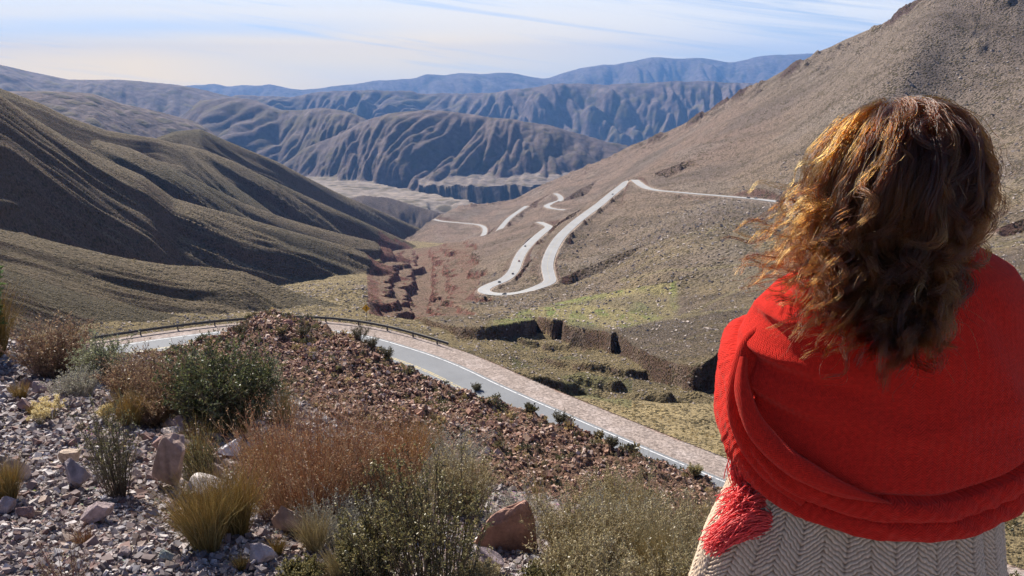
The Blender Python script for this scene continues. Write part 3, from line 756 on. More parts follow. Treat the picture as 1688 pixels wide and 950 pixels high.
# gravel on the terrace: countless small chips
n_ = 150000
v = rs.rand(n_)**.8*(math.log(10.5)-math.log(1.35))+math.log(1.35); Yv = np.exp(v)
u_ = rs.rand(n_)*1.45-.80
keep = (Yv < edgeY(u_)+.5)
dens = .5+1.1*perlin(u_*Yv*1.1, Yv*1.1, 130) + np.clip((-.05-u_)*3, -.35, .5)
keep &= rs.rand(n_) < np.clip(dens, .12, 1)
u_ = u_[keep]; Yv = Yv[keep]; x_ = u_*Yv; n_ = len(x_)
size = (.009+.022*rs.rand(n_)**3.4+.03*(rs.rand(n_) > .975)*rs.rand(n_))*np.clip(Yv/3.2, .9, 2.1)
pal = np.array([(.33,.27,.25),(.42,.36,.34),(.24,.18,.17),(.15,.115,.11),(.38,.29,.24),(.28,.26,.27),(.62,.56,.53),(.23,.14,.12),(.20,.17,.17)])
cc = pal[rs.randint(0, len(pal), n_)]*(.6+.45*rs.rand(n_, 1))
gr = chips('gravel', np.stack([x_, Yv, ground_z(x_, Yv)], 1), size, cc, M_chip, rs, flat=.72, tilt=.5, sink=.12)
tag(gr, kind='stuff')

# rubble of the road cutting and spur
def sample_terrain(D, mask, n, rs, power=0.0):
    """random points on the terrain grid cells where mask holds (weight ~ cell area * Y^-power)"""
    u, Y, H, L, S, rd, steep = D
    A = np.abs(np.gradient(u, axis=1)*Y*np.gradient(Y, axis=0))*(Y**-power)*mask
    p = (A/A.sum()).ravel(); idx = rs.choice(len(p), n, p=p)
    i, j = np.unravel_index(idx, u.shape)
    x = u[i, j]*Y[i, j]; y = Y[i, j]; z = H[i, j]
    return np.stack([x, y, z], 1), L[i, j], S[i, j], steep[i, j]
u, Y, H, L, S, rd, steep = D_near
msk = (L == 6) & (S < -7.8) & (np.abs(u) < .72) & (Y > 18) & (Y < 86)
P, l, s, st = sample_terrain(D_near, msk, 52000, rs, .6)
dn = fbm(P[:, 0]/6, P[:, 1]/6, 3, 140)
P = P[rs.rand(len(P)) < np.clip(.62+1.1*dn, .15, 1)]
n_ = len(P); size = (.09+.19*rs.rand(n_)**2.2+.4*(rs.rand(n_) > .99)*rs.rand(n_))*np.clip(P[:, 1]/45, .75, 1.25)
pal = np.array([(.35,.21,.15),(.29,.16,.115),(.42,.28,.21),(.23,.13,.095),(.52,.40,.33),(.31,.21,.155)])
cc = pal[rs.randint(0, len(pal), n_)]*(.8+.4*rs.rand(n_, 1))
rb = chips('rubble', P, size, cc, M_rubble, rs, flat=.8, tilt=.6, sink=.1); tag(rb, kind='stuff')
# boulders strewn over the valley floor and slopes
D = D_mid; u, Y, H, L, S, rd, steep = D
msk = ((L == 1) | (L == 2)) & (np.abs(u) < .72) & (Y < 900) & (rd > 6)
P, l, s, st = sample_terrain(D, msk, 9000, rs, 1.6)
n_ = len(P); size = (.5+.9*rs.rand(n_)**2)*np.clip(P[:, 1]/350, .55, 2.0)
cc = np.array((.36, .30, .26))*(.6+.7*rs.rand(n_, 1))
bs = chips('scattered_stones', P, size, cc, M_rubble, rs, flat=.7, tilt=.4); tag(bs, kind='stuff')

# ------------------------------------------------------------------ single rocks
def rock_mesh(rs, sx, sy, sz, cuts=16, rough=.03):
    """faceted rock: a sphere cut by random planes, then roughened"""
    import bmesh
    bm = bmesh.new(); bmesh.ops.create_icosphere(bm, subdivisions=4, radius=1)
    V = np.array([v.co[:] for v in bm.verts]); Fc = np.array([[v.index for v in f.verts] for f in bm.faces]); bm.free()
    for _ in range(cuts):
        d = rs.randn(3); d /= np.linalg.norm(d); k = .30+.38*rs.rand()
        t = V@d; over = np.maximum(t-k, 0); V = V - over[:, None]*d*.97
    nn = V/np.linalg.norm(V, axis=1)[:, None]
    a = perlin(V[:, 0]*3+V[:, 2]*2.1, V[:, 1]*3-V[:, 2]*1.7, rs.randint(90)); b = perlin(V[:, 0]*9+V[:, 2]*7, V[:, 1]*9-V[:, 2]*8, rs.randint(90))
    V = V + nn*(a*rough*2.2+b*rough)[:, None]
    V = V/np.abs(V).max(0)*np.array((sx, sy, sz))/2
    return V, Fc, a
M_rock = vmat('fractured_rock', .9, 22, bump=.012, spec=.2, contrast=(.62, 1.3))
ROCKS = [ # px, py(centre), w, h, depth factor, colour, tilt, label
 (286,775,66,86,.9,(.40,.29,.24),.25,'tall pointed tan boulder standing among pale rocks beside the golden grass'),
 (338,810,68,34,1.0,(.74,.67,.63),.05,'flat-topped white rock right behind the golden tussock pair'),
 (124,789,48,42,.9,(.36,.30,.30),.1,'rounded grey-pink rock left of the thin dark-stemmed shrub'),
 (115,762,42,27,.9,(.50,.39,.30),.1,'pale tan rock just above the rounded grey-pink rock'),
 (161,848,57,36,.9,(.40,.31,.30),.05,'blocky pink-grey rock on the gravel under the thin dark-stemmed shrub'),
 (377,747,54,25,.8,(.80,.74,.72),.1,'bright white jagged rock left of the rust-red bush'),
 (284,703,46,21,.9,(.42,.30,.27),.1,'low pinkish rock highest in the heap below the brown twiggy shrubs'),
 (280,719,42,12,1.0,(.66,.56,.51),.0,'thin pale slab lying in the middle of the rock heap'),
 (266,735,38,24,.9,(.36,.23,.20),.2,'reddish broken rock behind the tall pointed tan boulder'),
 (471,866,66,46,.9,(.42,.29,.22),.08,'rounded tan boulder in shade at the foot of the rust-red bush'),
 (430,914,48,38,.9,(.45,.38,.37),.15,'pale pinkish rock at the bottom edge right of the golden tussocks'),
 (842,872,118,92,.42,(.36,.21,.16),.42,'large tilted red-brown slab beside the leafy upright shrub'),
 (803,929,58,34,.9,(.36,.28,.28),.1,'mauve-grey boulder below the large tilted slab'),
 (746,827,40,24,.8,(.70,.58,.50),.1,'pale rock half hidden behind the leafy upright shrub'),
 (36,671,30,18,1.0,(.27,.17,.15),.1,'dark red rock beside the tiny tussock at the left'),
 (68,643,30,23,.9,(.38,.29,.28),.2,'grey-pink rock under the brown bush at the far left'),
 (9,839,26,28,.9,(.36,.29,.28),.1,'grey rock cut by the left frame edge below the short tussock'),
 (38,849,32,19,.9,(.29,.19,.17),.1,'small dark reddish rock beside the left-edge grey rock'),
 (22,780,52,34,.9,(.46,.36,.30),.1,'tan rock behind the short tussock at the left edge'),
 (88,618,26,15,.9,(.42,.35,.33),.1,'small grey rock just under the brown bush on the pebble slope'),
 (409,737,42,18,.8,(.52,.44,.42),.1,'low pale rock touching the rust-red bush from the left'),
 (203,910,27,17,.9,(.36,.28,.26),.1,'fist-sized brown-grey stone on open gravel below the pink-grey block'),
 (269,921,27,17,.9,(.31,.33,.29),.1,'greenish-grey stone on open gravel near the bottom edge'),
 (287,907,15,12,.9,(.13,.11,.11),.1,'small near-black stone above the greenish-grey stone'),
 (451,827,32,30,.9,(.30,.18,.15),.2,'dark red rock in shade between the tussocks and the rust-red bush'),
 (228,748,24,18,.9,(.52,.43,.38),.2,'small pale stone right of the thin dark-stemmed shrub'),
 (352,783,30,22,.9,(.44,.33,.27),.2,'brown rock between the tall boulder and the flat white rock'),
 (246,790,26,18,.9,(.30,.23,.22),.2,'dull brown stone left of the tall pointed tan boulder'),
 (215,688,24,13,.9,(.45,.38,.36),.1,'pale stone at the foot of the small golden tussock'),
 (60,720,20,10,.9,(.25,.20,.20),.1,'small flat dark stone on the left pebble slope'),
 (305,738,28,16,.9,(.50,.40,.36),.1,'pale pink stone leaning on the back of the tall boulder'),
 (240,722,28,14,.9,(.33,.22,.19),.1,'reddish flat stone at the left end of the rock heap'),
]
rr = np.random.RandomState(5)
for (px, py, w_, h_, dp, col, tilt, lab) in ROCKS:
    p = ground_hit(px, py + h_*.42)
    k = px_size(p); W = w_*k; Hh = h_*k*1.06; Dp = max(W*dp*.8, .02)
    V, Fc, a = rock_mesh(rr, W, Dp, Hh*1.25)
    t = tilt if rr.rand() > .5 or px == 838 else -tilt
    ct, st_ = cos(t), sin(t)
    V = np.stack([V[:, 0]*ct+V[:, 2]*st_, V[:, 1], -V[:, 0]*st_+V[:, 2]*ct], 1)
    cols = np.array(col)[None]*(1+.5*a[:, None])
    o = mesh_np('rock', V, Fc, M_rock, cols=cols)
    o.location = (p[0], p[1]+Dp*.3, p[2]+Hh*.42); tag(o, lab, 'rock')
# flat boulder on the tip of the spur
p = at(475, 531, 79.5)
V, Fc, a = rock_mesh(rr, 1.5, 1.2, .75)
o = mesh_np('rock', V, Fc, M_rock, cols=np.array((.42, .22, .17))[None]*(1+.4*a[:, None])); o.location = p
tag(o, 'reddish flat boulder on the very tip of the rubble spur', 'rock')
# ------------------------------------------------------------------ plants
M_leaf = vmat('leaf', transl=.35); M_twig = vmat('twig', .8, spec=.3); M_blade = vmat('dry_blade', transl=.40)
def tubes(P, R, sides=3):
    """P (n,k,3) centre lines, R (n,k) radii -> verts, quads"""
    n, k, _ = P.shape
    T = np.gradient(P, axis=1); T /= np.linalg.norm(T, axis=2)[..., None]+1e-12
    ref = np.where(np.abs(T[..., 2:3]) > .9, np.array([1., 0, 0]), np.array([0, 0, 1.]))
    A = np.cross(T, ref); A /= np.linalg.norm(A, axis=2)[..., None]+1e-12; B = np.cross(T, A)
    th = np.arange(sides)*2*pi/sides
    V = P[:, :, None] + R[:, :, None, None]*(A[:, :, None]*np.cos(th)[None, None, :, None] + B[:, :, None]*np.sin(th)[None, None, :, None])
    i = np.arange(n)[:, None, None]*k*sides + np.arange(k-1)[None, :, None]*sides
    a = i+np.arange(sides)[None, None]; b = i+(np.arange(sides)+1)[None, None] % sides
    Fc = np.stack([a, b, b+sides, a+sides], -1).reshape(-1, 4)
    return V.reshape(-1, 3), Fc
def grow(rs, base, dirs, length, k=6, wob=.06, grav=.0, droop=None):
    """curved paths from base (n,3) along dirs (n,3)"""
    n = len(base); t = np.linspace(0, 1, k)
    bend = rs.randn(n, 3)*wob; bend2 = rs.randn(n, 3)*wob*.6
    P = base[:, None] + dirs[:, None]*t[None, :, None]*length[:, None, None]
    P = P + (bend[:, None]*t[None, :, None]**2 + bend2[:, None]*np.sin(t*6)[None, :, None]*.4)*length[:, None, None]
    P[:, :, 2] -= grav*(t**2.4)[None]*length[:, None]
    return P
def unit(v): return v/(np.linalg.norm(v, axis=-1, keepdims=True)+1e-12)
WIND = np.array((-.10, .02, 0))
def tussock(rs, W, Hh, n, cols, rad=.0012, lean=.36, seed_heads=0, rbase=.30):
    a = rs.rand(n)*2*pi; r = np.sqrt(rs.rand(n))
    base = np.stack([np.cos(a)*r*W*rbase*.5, np.sin(a)*r*W*rbase*.5, -.02+0*a], 1)
    spread = r*lean
    d = unit(np.stack([np.cos(a)*spread+rs.randn(n)*.10, np.sin(a)*spread+rs.randn(n)*.10, np.ones(n)], 1)+WIND)
    ln = Hh*(.55+.5*rs.rand(n))
    P = grow(rs, base, d, ln, 6, .10, .16)
    t = np.linspace(0, 1, 6); R = rad*(1-.8*t)[None]*(.7+.6*rs.rand(n, 1))
    V, Fc = tubes(P, R)
    cols = np.array(cols); c = cols[rs.randint(0, len(cols), n)]*(.75+.5*rs.rand(n, 1))
    return V, Fc, np.repeat(c, 18, 0)
def leaves_on(rs, P, per, size, cols, droop=0, t0=.25, aspect=.35, jit=.0):
    """diamond leaves along paths P (n,k,3)"""
    n, k, _ = P.shape; m_ = n*per
    idx = np.repeat(np.arange(n), per); t = t0+(1-t0)*rs.rand(m_); f = t*(k-1); i = np.minimum(f.astype(int), k-2); f = (f-i)[:, None]
    p = P[idx, i]*(1-f)+P[idx, i+1]*f; tan = unit(P[idx, i+1]-P[idx, i])
    p = p + rs.randn(m_, 3)*jit
    d = unit(tan*.6+rs.randn(m_, 3)*.75+np.array((0, 0, .25-droop))); s = unit(np.cross(d, rs.randn(m_, 3)))
    L_ = size*(.6+.8*rs.rand(m_, 1)); w_ = L_*aspect
    V = np.stack([p, p+d*L_*.5+s*w_*.5, p+d*L_, p+d*L_*.5-s*w_*.5], 1)
    Fc = np.arange(m_)[:, None]*4+np.arange(4)[None]
    cols = np.array(cols); c = cols[rs.randint(0, len(cols), m_)]*(.7+.6*rs.rand(m_, 1))
    return V.reshape(-1, 3), Fc, np.repeat(c, 4, 0)
def shrub_parts(rs, W, Hh, nst, ntw, nlf, lsize, scol, lcol, upright=.5, rad=.004, aspect=.4, twl=.35, wobble=.13, base_w=.12):
    a = rs.rand(nst)*2*pi; r = np.sqrt(rs.rand(nst))
    base = np.stack([np.cos(a)*r*W*base_w, np.sin(a)*r*W*base_w, -.03+0*a], 1)
    sp = r*(W/2)/Hh*(1.35-upright*.5)
    d = unit(np.stack([np.cos(a)*sp, np.sin(a)*sp, np.ones(nst)], 1)+WIND*.6)
    ln = Hh*np.sqrt(1+sp*sp)*(.62+.4*rs.rand(nst))*(1-.18*r)
    P = grow(rs, base, d, ln, 8, wobble, 0); t = np.linspace(0, 1, 8)
    V1, F1 = tubes(P, rad*(1-.75*t)[None]*(.6+.7*rs.rand(nst, 1)))
    c1 = np.repeat(np.array(scol)[rs.randint(0, len(scol), nst)]*(.8+.4*rs.rand(nst, 1)), 24, 0)
    m_ = nst*ntw; idx = np.repeat(np.arange(nst), ntw); tt = .18+.8*rs.rand(m_); f = tt*7; i = np.minimum(f.astype(int), 6); f = (f-i)[:, None]
    p = P[idx, i]*(1-f)+P[idx, i+1]*f; tan = unit(P[idx, i+1]-P[idx, i])
    d2 = unit(tan*(.5+upright)+unit(rs.randn(m_, 3))*.8+np.array((0, 0, .3)))
    Q = grow(rs, p, d2, Hh*twl*(.35+.65*rs.rand(m_))*(1.15-tt*.5), 5, .14)
    V2, F2 = tubes(Q, rad*.42*(1-.7*np.linspace(0, 1, 5))[None]+0*Q[:, :, 0])
    c2 = np.repeat(np.array(scol)[rs.randint(0, len(scol), m_)]*(.9+.5*rs.rand(m_, 1)), 15, 0)
    stems = (np.r_[V1, V2], np.r_[F1, F2+len(V1)], np.r_[c1, c2])
    lv = None
    if nlf: lv = leaves_on(rs, Q, nlf, lsize, lcol, aspect=aspect)
    return stems, lv
def plant_root(name, loc, lab, cat, group=None):
    o = bpy.data.objects.new(name, None); o.empty_display_size = .05; C.objects.link(o); o.location = loc
    return tag(o, lab, cat, group)
rp = np.random.RandomState(21)
GOLD = [(.42,.28,.08),(.52,.38,.13),(.34,.22,.07),(.60,.48,.22),(.25,.22,.08)]
STRAW = [(.52,.43,.25),(.62,.54,.34),(.42,.34,.18),(.35,.30,.15)]
RUST = [(.33,.16,.085),(.42,.23,.12),(.24,.115,.065),(.46,.31,.17),(.52,.39,.23)]
# golden and straw tussocks: base px, base py, w, h, blades, palette, label
GR = [(345,908,72,122,900,GOLD,'larger golden grass tussock in front of the flat-topped white rock'),
      (392,885,70,120,700,GOLD,'golden grass tussock leaning right beside the larger one'),
      (14,826,50,74,500,GOLD,'short golden tussock in front of the tan rock at the left edge'),
      (219,706,44,64,450,GOLD,'small bright golden tussock below the brown twiggy shrubs'),
      (-14,588,110,110,700,GOLD,'tall wind-bent golden grass cut by the left frame edge'),
      (36,661,26,34,220,GOLD,'small golden tussock above the dark red rock'),
      (57,684,16,22,140,GOLD,'tiny golden tussock right of the dark red rock'),
      (457,914,22,36,200,GOLD,'thin golden sprig tussock in front of the rounded tan boulder'),
      (398,938,26,32,200,GOLD,'low dull tussock left of the pale pinkish bottom rock'),
      (668,812,80,120,700,[(.55,.33,.12),(.62,.42,.2),(.42,.22,.1)],'orange-gold grass clump at the right end of the rust-red bush'),
      (1092,952,100,100,420,STRAW,'pale upright straws near the beige knit at the bottom edge'),
      (1150,900,60,110,200,STRAW,'thin loose straws just left of the red fringe'),
      (560,955,70,60,300,STRAW,'pale grass tuft at the bottom edge left of the leafy upright shrub'),
      (940,940,70,66,300,STRAW,'straw tuft in front of the pale twiggy bushes'),
      (330,780,50,90,240,GOLD,'sparse golden grass growing behind the tall pointed boulder'),
      (440,790,56,90,260,GOLD,'sparse golden grass between the white rock and the rust-red bush')]
GR += [(520,905,60,70,260,STRAW,'straw sprigs in the dark hollow under the rust-red bush'),
      (300,870,34,40,130,GOLD,'short sparse golden sprigs left of the larger golden tussock'),
      (700,770,90,80,420,[(.50,.34,.16),(.42,.34,.16),(.30,.28,.12)],'loose orange and olive grass behind the big leafy upright shrub'),
      (255,650,40,56,160,STRAW,'pale grass stalks rising from the brown twiggy shrubs'),
      (470,700,90,90,200,STRAW,'long thin pale stalks between the dark green shrub and the rust-red bush'),
      (1060,870,80,120,120,STRAW,'few tall straw stalks standing against the rubble'),
      (890,840,30,120,40,STRAW,'thin leaning straw stalks above the silvery bush'),
      (140,900,50,40,150,RUST,'dull reddish tuft on the gravel below the pink-grey block')]
for (px, py, w_, h_, nb, pal, lab) in GR:
    p = ground_hit(px, py); k = px_size(p)
    V, Fc, c = tussock(rp, w_*k, h_*k*1.35, int(nb*1.3), pal, rad=.00115*max(1, p[1]/3.6))
    o = mesh_np('grass_tussock', V, Fc, M_blade, cols=c); o.location = p; tag(o, lab, 'grass', 'grass tussocks on the stony terrace')
# shrubs: px, py base, w, h, kind, label
def S_(kind):
    return {
     'rust': dict(nst=620, ntw=7, nlf=3, lsize=.008, scol=RUST, lcol=RUST, upright=.9, rad=.0016, twl=.22, wobble=.07, base_w=.34),
     'brown': dict(nst=130, ntw=18, nlf=4, lsize=.011, scol=[(.22,.13,.09),(.30,.20,.14)], lcol=[(.30,.19,.12),(.36,.25,.15),(.22,.17,.09)], upright=.5, rad=.0026, twl=.3),
     'grey': dict(nst=70, ntw=16, nlf=6, lsize=.012, scol=[(.26,.22,.17)], lcol=[(.24,.26,.14),(.32,.32,.20),(.19,.20,.11)], upright=.4, rad=.0026, twl=.32),
     'green': dict(nst=110, ntw=20, nlf=11, lsize=.015, scol=[(.12,.10,.07)], lcol=[(.07,.085,.03),(.10,.12,.045),(.17,.19,.07),(.05,.06,.03),(.16,.13,.06)], upright=.4, rad=.0032, twl=.34),
     'bright': dict(nst=26, ntw=16, nlf=22, lsize=.035, scol=[(.16,.13,.08)], lcol=[(.10,.16,.05),(.14,.21,.07),(.07,.11,.035)], upright=.4, rad=.004, twl=.34),
     'stems': dict(nst=60, ntw=12, nlf=7, lsize=.0075, scol=[(.085,.07,.05),(.13,.10,.07)], lcol=[(.15,.15,.06),(.24,.21,.09)], upright=1.1, rad=.0022, twl=.2, wobble=.08, base_w=.07),
     'leafy': dict(nst=130, ntw=11, nlf=9, lsize=.0100, scol=[(.08,.065,.04),(.14,.10,.06)], lcol=[(.14,.13,.045),(.24,.20,.08),(.36,.30,.13),(.09,.085,.035)], upright=1.4, rad=.0028, twl=.13, wobble=.06, base_w=.26),
     'redstem': dict(nst=22, ntw=8, nlf=5, lsize=.007, scol=[(.20,.10,.08)], lcol=[(.30,.22,.16),(.2,.16,.09)], upright=1.0, rad=.0018, twl=.2, wobble=.08, base_w=.12),
     'pale': dict(nst=150, ntw=16, nlf=5, lsize=.0095, scol=[(.36,.29,.18),(.28,.22,.13)], lcol=[(.42,.34,.18),(.50,.42,.24),(.26,.23,.11),(.34,.27,.15)], upright=.8, rad=.0021, twl=.26, base_w=.26),
     'silver': dict(nst=80, ntw=15, nlf=4, lsize=.008, scol=[(.42,.38,.33),(.34,.30,.26)], lcol=[(.36,.34,.26),(.28,.27,.19)], upright=.5, rad=.0017, twl=.32, base_w=.2),
    }[kind]
SH = [(512,852,205,205,'rust','tall rust-red twiggy bush in the centre of the foreground'),
      (610,850,160,165,'rust','lower rust-red bush joined to the right of the tall one'),
      (95,622,130,92,'brown','dense reddish-brown bush on the pebble slope at the left'),
      (172,632,90,76,'grey','grey-green leafy shrub between the two brown bushes'),
      (232,668,92,84,'brown','brown twiggy shrub right of the grey-green one'),
      (290,684,110,104,'brown','brown twiggy shrub against the dark green one'),
      (385,716,160,150,'green','large dark green shrub with shaded heart above the rock heap'),
      (335,668,90,84,'grey','dull olive shrub reaching up to the road'),
      (-62,592,150,170,'bright','bright green leafy shrub poking in at the left frame edge'),
      (196,822,150,182,'stems','thin dark-stemmed shrub casting a long shadow on the gravel'),
      (112,962,130,96,'redstem','reddish sparse stems at the bottom left corner'),
      (335,800,110,112,'stems','sparse dark stems behind the flat-topped white rock'),
      (705,965,260,225,'leafy','leafy upright olive shrub at the bottom centre'),
      (610,960,120,120,'leafy','smaller olive shrub left of the big leafy upright one'),
      (860,880,130,70,'silver','silvery bare bush above the large tilted slab'),
      (765,845,100,110,'pale','yellow-green bush behind the large tilted slab'),
      (955,930,140,120,'pale','pale twiggy bush right of the large tilted slab'),
      (1020,930,170,120,'pale','broad pale twiggy bush in the middle of the right-hand thicket'),
      (1100,925,140,110,'pale','straw-brown bush nearest the red fringe'),
      (985,885,120,70,'silver','greyish bush behind the pale right-hand thicket'),
      (1075,890,110,64,'silver','greyish low bush against the rubble left of the shawl'),
      (890,985,90,60,'leafy','low olive shrub under the large tilted slab'),
      (500,960,80,50,'leafy','low olive sprigs at the bottom edge left of centre'),
      (960,975,150,90,'pale','low pale bush cut by the bottom edge'),
      (1120,985,150,80,'pale','dry bush cut by the bottom edge beside the knit wrap'),
      (430,830,90,90,'redstem','brown bare stems between the golden grass and the rust-red bush'),
      (660,880,130,110,'pale','dry pale bush between the rust-red bush and the leafy upright one'),
      (560,900,110,90,'silver','grey dead twigs in the shade of the rust-red bush'),
      (420,690,90,100,'grey','dull green shrub at the right side of the dark green one'),
      (745,790,110,90,'silver','silvery dead bush behind the big leafy upright shrub'),
      (1010,850,120,70,'pale','faded bush at the foot of the rubble slope'),
      (130,655,70,50,'silver','grey bare twigs under the brown bush on the pebble slope'),
      (255,700,80,60,'brown','low brown twigs above the rock heap'),
      (790,975,80,60,'pale','small dry bush at the bottom edge under the mauve boulder')]
for (px, py, w_, h_, kind, lab) in SH:
    p = ground_hit(px, py); k = px_size(p); kw = dict(S_(kind)); sc = max(1, p[1]/3.6)
    for q in ('rad', 'lsize'): kw[q] *= sc
    st, lv = shrub_parts(rp, w_*k, h_*k*1.1, **kw)
    root = plant_root('shrub', p, lab, 'shrub')
    o = mesh_np('stems', st[0], st[1], M_twig, root, cols=st[2])
    if lv: o = mesh_np('foliage', lv[0], lv[1], M_leaf, root, cols=lv[2])
# cream everlasting flowers by the thin-stemmed shrub
def flower_heads(rs, W, Hh, n, col):
    a = rs.rand(n)*2*pi; r = np.sqrt(rs.rand(n))*W/2
    tip = np.stack([np.cos(a)*r, np.sin(a)*r, Hh*(.6+.5*rs.rand(n))], 1); base = tip*np.array((.15, .15, 0))
    t = np.linspace(0, 1, 4); P = base[:, None]*(1-t)[None, :, None]+tip[:, None]*t[None, :, None]
    V, Fc = tubes(P, np.full((n, 4), .0012)); return V, Fc, tip
for (px, py, w_, h_, lab) in [(86,692,46,34,'cream dry flower heads beside the small dark rocks'), (66,702,36,26,'lower clump of cream dry flowers at the left'), (175,700,24,30,'pale cream flower clump behind the thin dark-stemmed shrub')]:
    p = ground_hit(px, py); k = px_size(p); root = plant_root('flower_clump', p, lab, 'flowers')
    V, Fc, tip = flower_heads(rp, w_*k, h_*k, 34, 0); mesh_np('stems', V, Fc, M_twig, root, cols=np.tile((.30, .26, .14), (len(V), 1)))
    T = np.repeat(tip, 40, 0)+rp.randn(len(tip)*40, 3)*.007; d = unit(rp.randn(len(T), 3)+(0, 0, .6)); s = unit(np.cross(d, rp.randn(len(T), 3)))*.0035
    V = np.stack([T, T+d*.006+s, T+d*.012, T+d*.006-s], 1).reshape(-1, 3); c = np.array((.75, .62, .32))*(.8+.3*rp.rand(len(T), 1))
    mesh_np('flower_head', V, np.arange(len(V)).reshape(-1, 4), M_leaf, root, cols=np.repeat(c, 4, 0))

# ------------------------------------------------------------------ scrub farther off (tufts nobody could count)
def tufts(name, P, size, pals, rs, m, nleaf=16):
    n = len(P); mm = n*nleaf; idx = np.repeat(np.arange(n), nleaf); sz = size[idx][:, None]
    off = unit(rs.randn(mm, 3)); off[:, 2] = np.abs(off[:, 2]); rr_ = rs.rand(mm, 1)**.5
    c = P[idx]+off*rr_*sz*np.array((.5, .5, .62))
    d = unit(off+rs.randn(mm, 3)*.6+(0, 0, .5)); s = unit(np.cross(d, rs.randn(mm, 3)))
    L_ = sz*.30*(.6+.7*rs.rand(mm, 1)); w_ = L_*.55
    V = np.stack([c-d*L_*.5, c+s*w_*.5, c+d*L_*.5, c-s*w_*.5], 1).reshape(-1, 3)
    pals = np.array(pals); pc = pals[rs.randint(0, len(pals), n)][idx]*(.7+.6*rs.rand(mm, 1))
    return mesh_np(name, V, np.arange(len(V)).reshape(-1, 4), m, cols=np.repeat(pc, 4, 0))
DRY = [(.26,.20,.085),(.38,.28,.12),(.13,.12,.05),(.44,.33,.16),(.18,.145,.07)]
DARK = [(.085,.08,.04),(.12,.105,.055),(.06,.058,.032),(.17,.135,.075)]
u, Y, H, L, S, rd, steep = D_near
# on the spur: mostly along its crest and the road edge
cr = (L == 6) & (S < -7.8) & (Y > 16) & (np.abs(u) < .72)
wt = cr*(.15+1.2*smooth(-16, -8.5, S)*(fbm(u*Y/5, Y/5, 3, 150) > -.1)+.6*(u < -.02)*(Y > 55)*smooth(.0, .3, fbm(u*Y/7, Y/7, 3, 151)))
P, *_ = sample_terrain(D_near, wt, 1500, rp, .3)
o = tufts('scrub', P, .35+.6*rp.rand(len(P))**1.5, DARK+DRY, rp, M_leaf, 40); tag(o, kind='stuff')
wt = (((L == 6) & (S > 4.3)) | (L == 1) | (L == 2))*(np.abs(u) < .72)*(Y > 40)*np.clip(.5+fbm(u*Y/18, Y/18, 3, 152)*1.6, .05, 1)
P, *_ = sample_terrain(D_near, wt, 7000, rp, 1.0)
o = tufts('scrub', P, .35+.55*rp.rand(len(P))**1.5, DRY+DARK[:2], rp, M_leaf, 26); tag(o, kind='stuff')
u, Y, H, L, S, rd, steep = D_mid
wt = ((L == 1) | (L == 2) | (L == 10) | (L == 11))*(np.abs(u) < .72)*(Y < 760)*(rd > 3)*(steep < 1.1)*np.clip(.5+fbm(u*Y/40, Y/40, 3, 153)*1.6, .05, 1)
P, *_ = sample_terrain(D_mid, wt, 26000, rp, 1.5)
o = tufts('scrub', P, (.6+.7*rp.rand(len(P))**1.5)*np.clip(P[:, 1]/350, .7, 1.9), DARK+DRY[:3], rp, M_leaf, 9); tag(o, kind='stuff')
# bushes one can tell apart along the near road
for (px, py, Yd, w_, pal, lab) in [
    (924,691,53.,26,DARK,'dark round bush on the cutting edge touching the white road line'),
    (1147,786,43.,24,[(.36,.30,.13),(.42,.36,.17),(.22,.2,.09)],'yellowish ball-shaped bush at the road edge near the shawl'),
    (594,560,76.,34,DARK,'dark bush on the right flank of the spur beside the road'),
    (612,575,74.,26,DARK,'rounded dark bush just below it on the spur flank'),
    (500,556,72.,24,DARK,'dark bush just right of the flat boulder on the spur tip'),
    (398,552,80.,26,DARK,'dark green bush left of the spur tip beside the road'),
    (465,552,76.,20,DARK+DRY,'small green bush in front of the flat boulder'),
    (640,590,71.,22,DARK,'low bush where the spur edge meets the asphalt'),
    (1010,728,47.5,20,DARK,'low dark bush hanging on the cutting edge between the two round ones'),
    (988,722,48.5,16,DARK+DRY,'smaller bush beside the low dark one on the cutting edge'),
    (872,672,56.,14,DARK,'small upright bush on the cutting edge above the rubble'),
    (786,645,61.,16,DARK,'spiky little bush on the rubble crest below the yellow line')]:
    uu_, ww_ = uw(px, py); tt_ = np.linspace(Yd*.75, Yd*1.25, 600); hz_, *_q = terrain(np.full(600, uu_), tt_)
    i = np.argmax(hz_ >= ww_*tt_) if (hz_ >= ww_*tt_).any() else np.argmin(np.abs(hz_-ww_*tt_)); p = np.array((uu_*tt_[i], tt_[i], hz_[i])); k = px_size(p)
    st, lv = shrub_parts(rp, w_*k, w_*k*.8, nst=40, ntw=12, nlf=5, lsize=.09, scol=[(.10, .08, .05)], lcol=pal, upright=.4, rad=.012, twl=.4)
    root = plant_root('bush', p, lab, 'bush'); mesh_np('stems', st[0], st[1], M_twig, root, cols=st[2]); mesh_np('foliage', lv[0], lv[1], M_leaf, root, cols=lv[2])
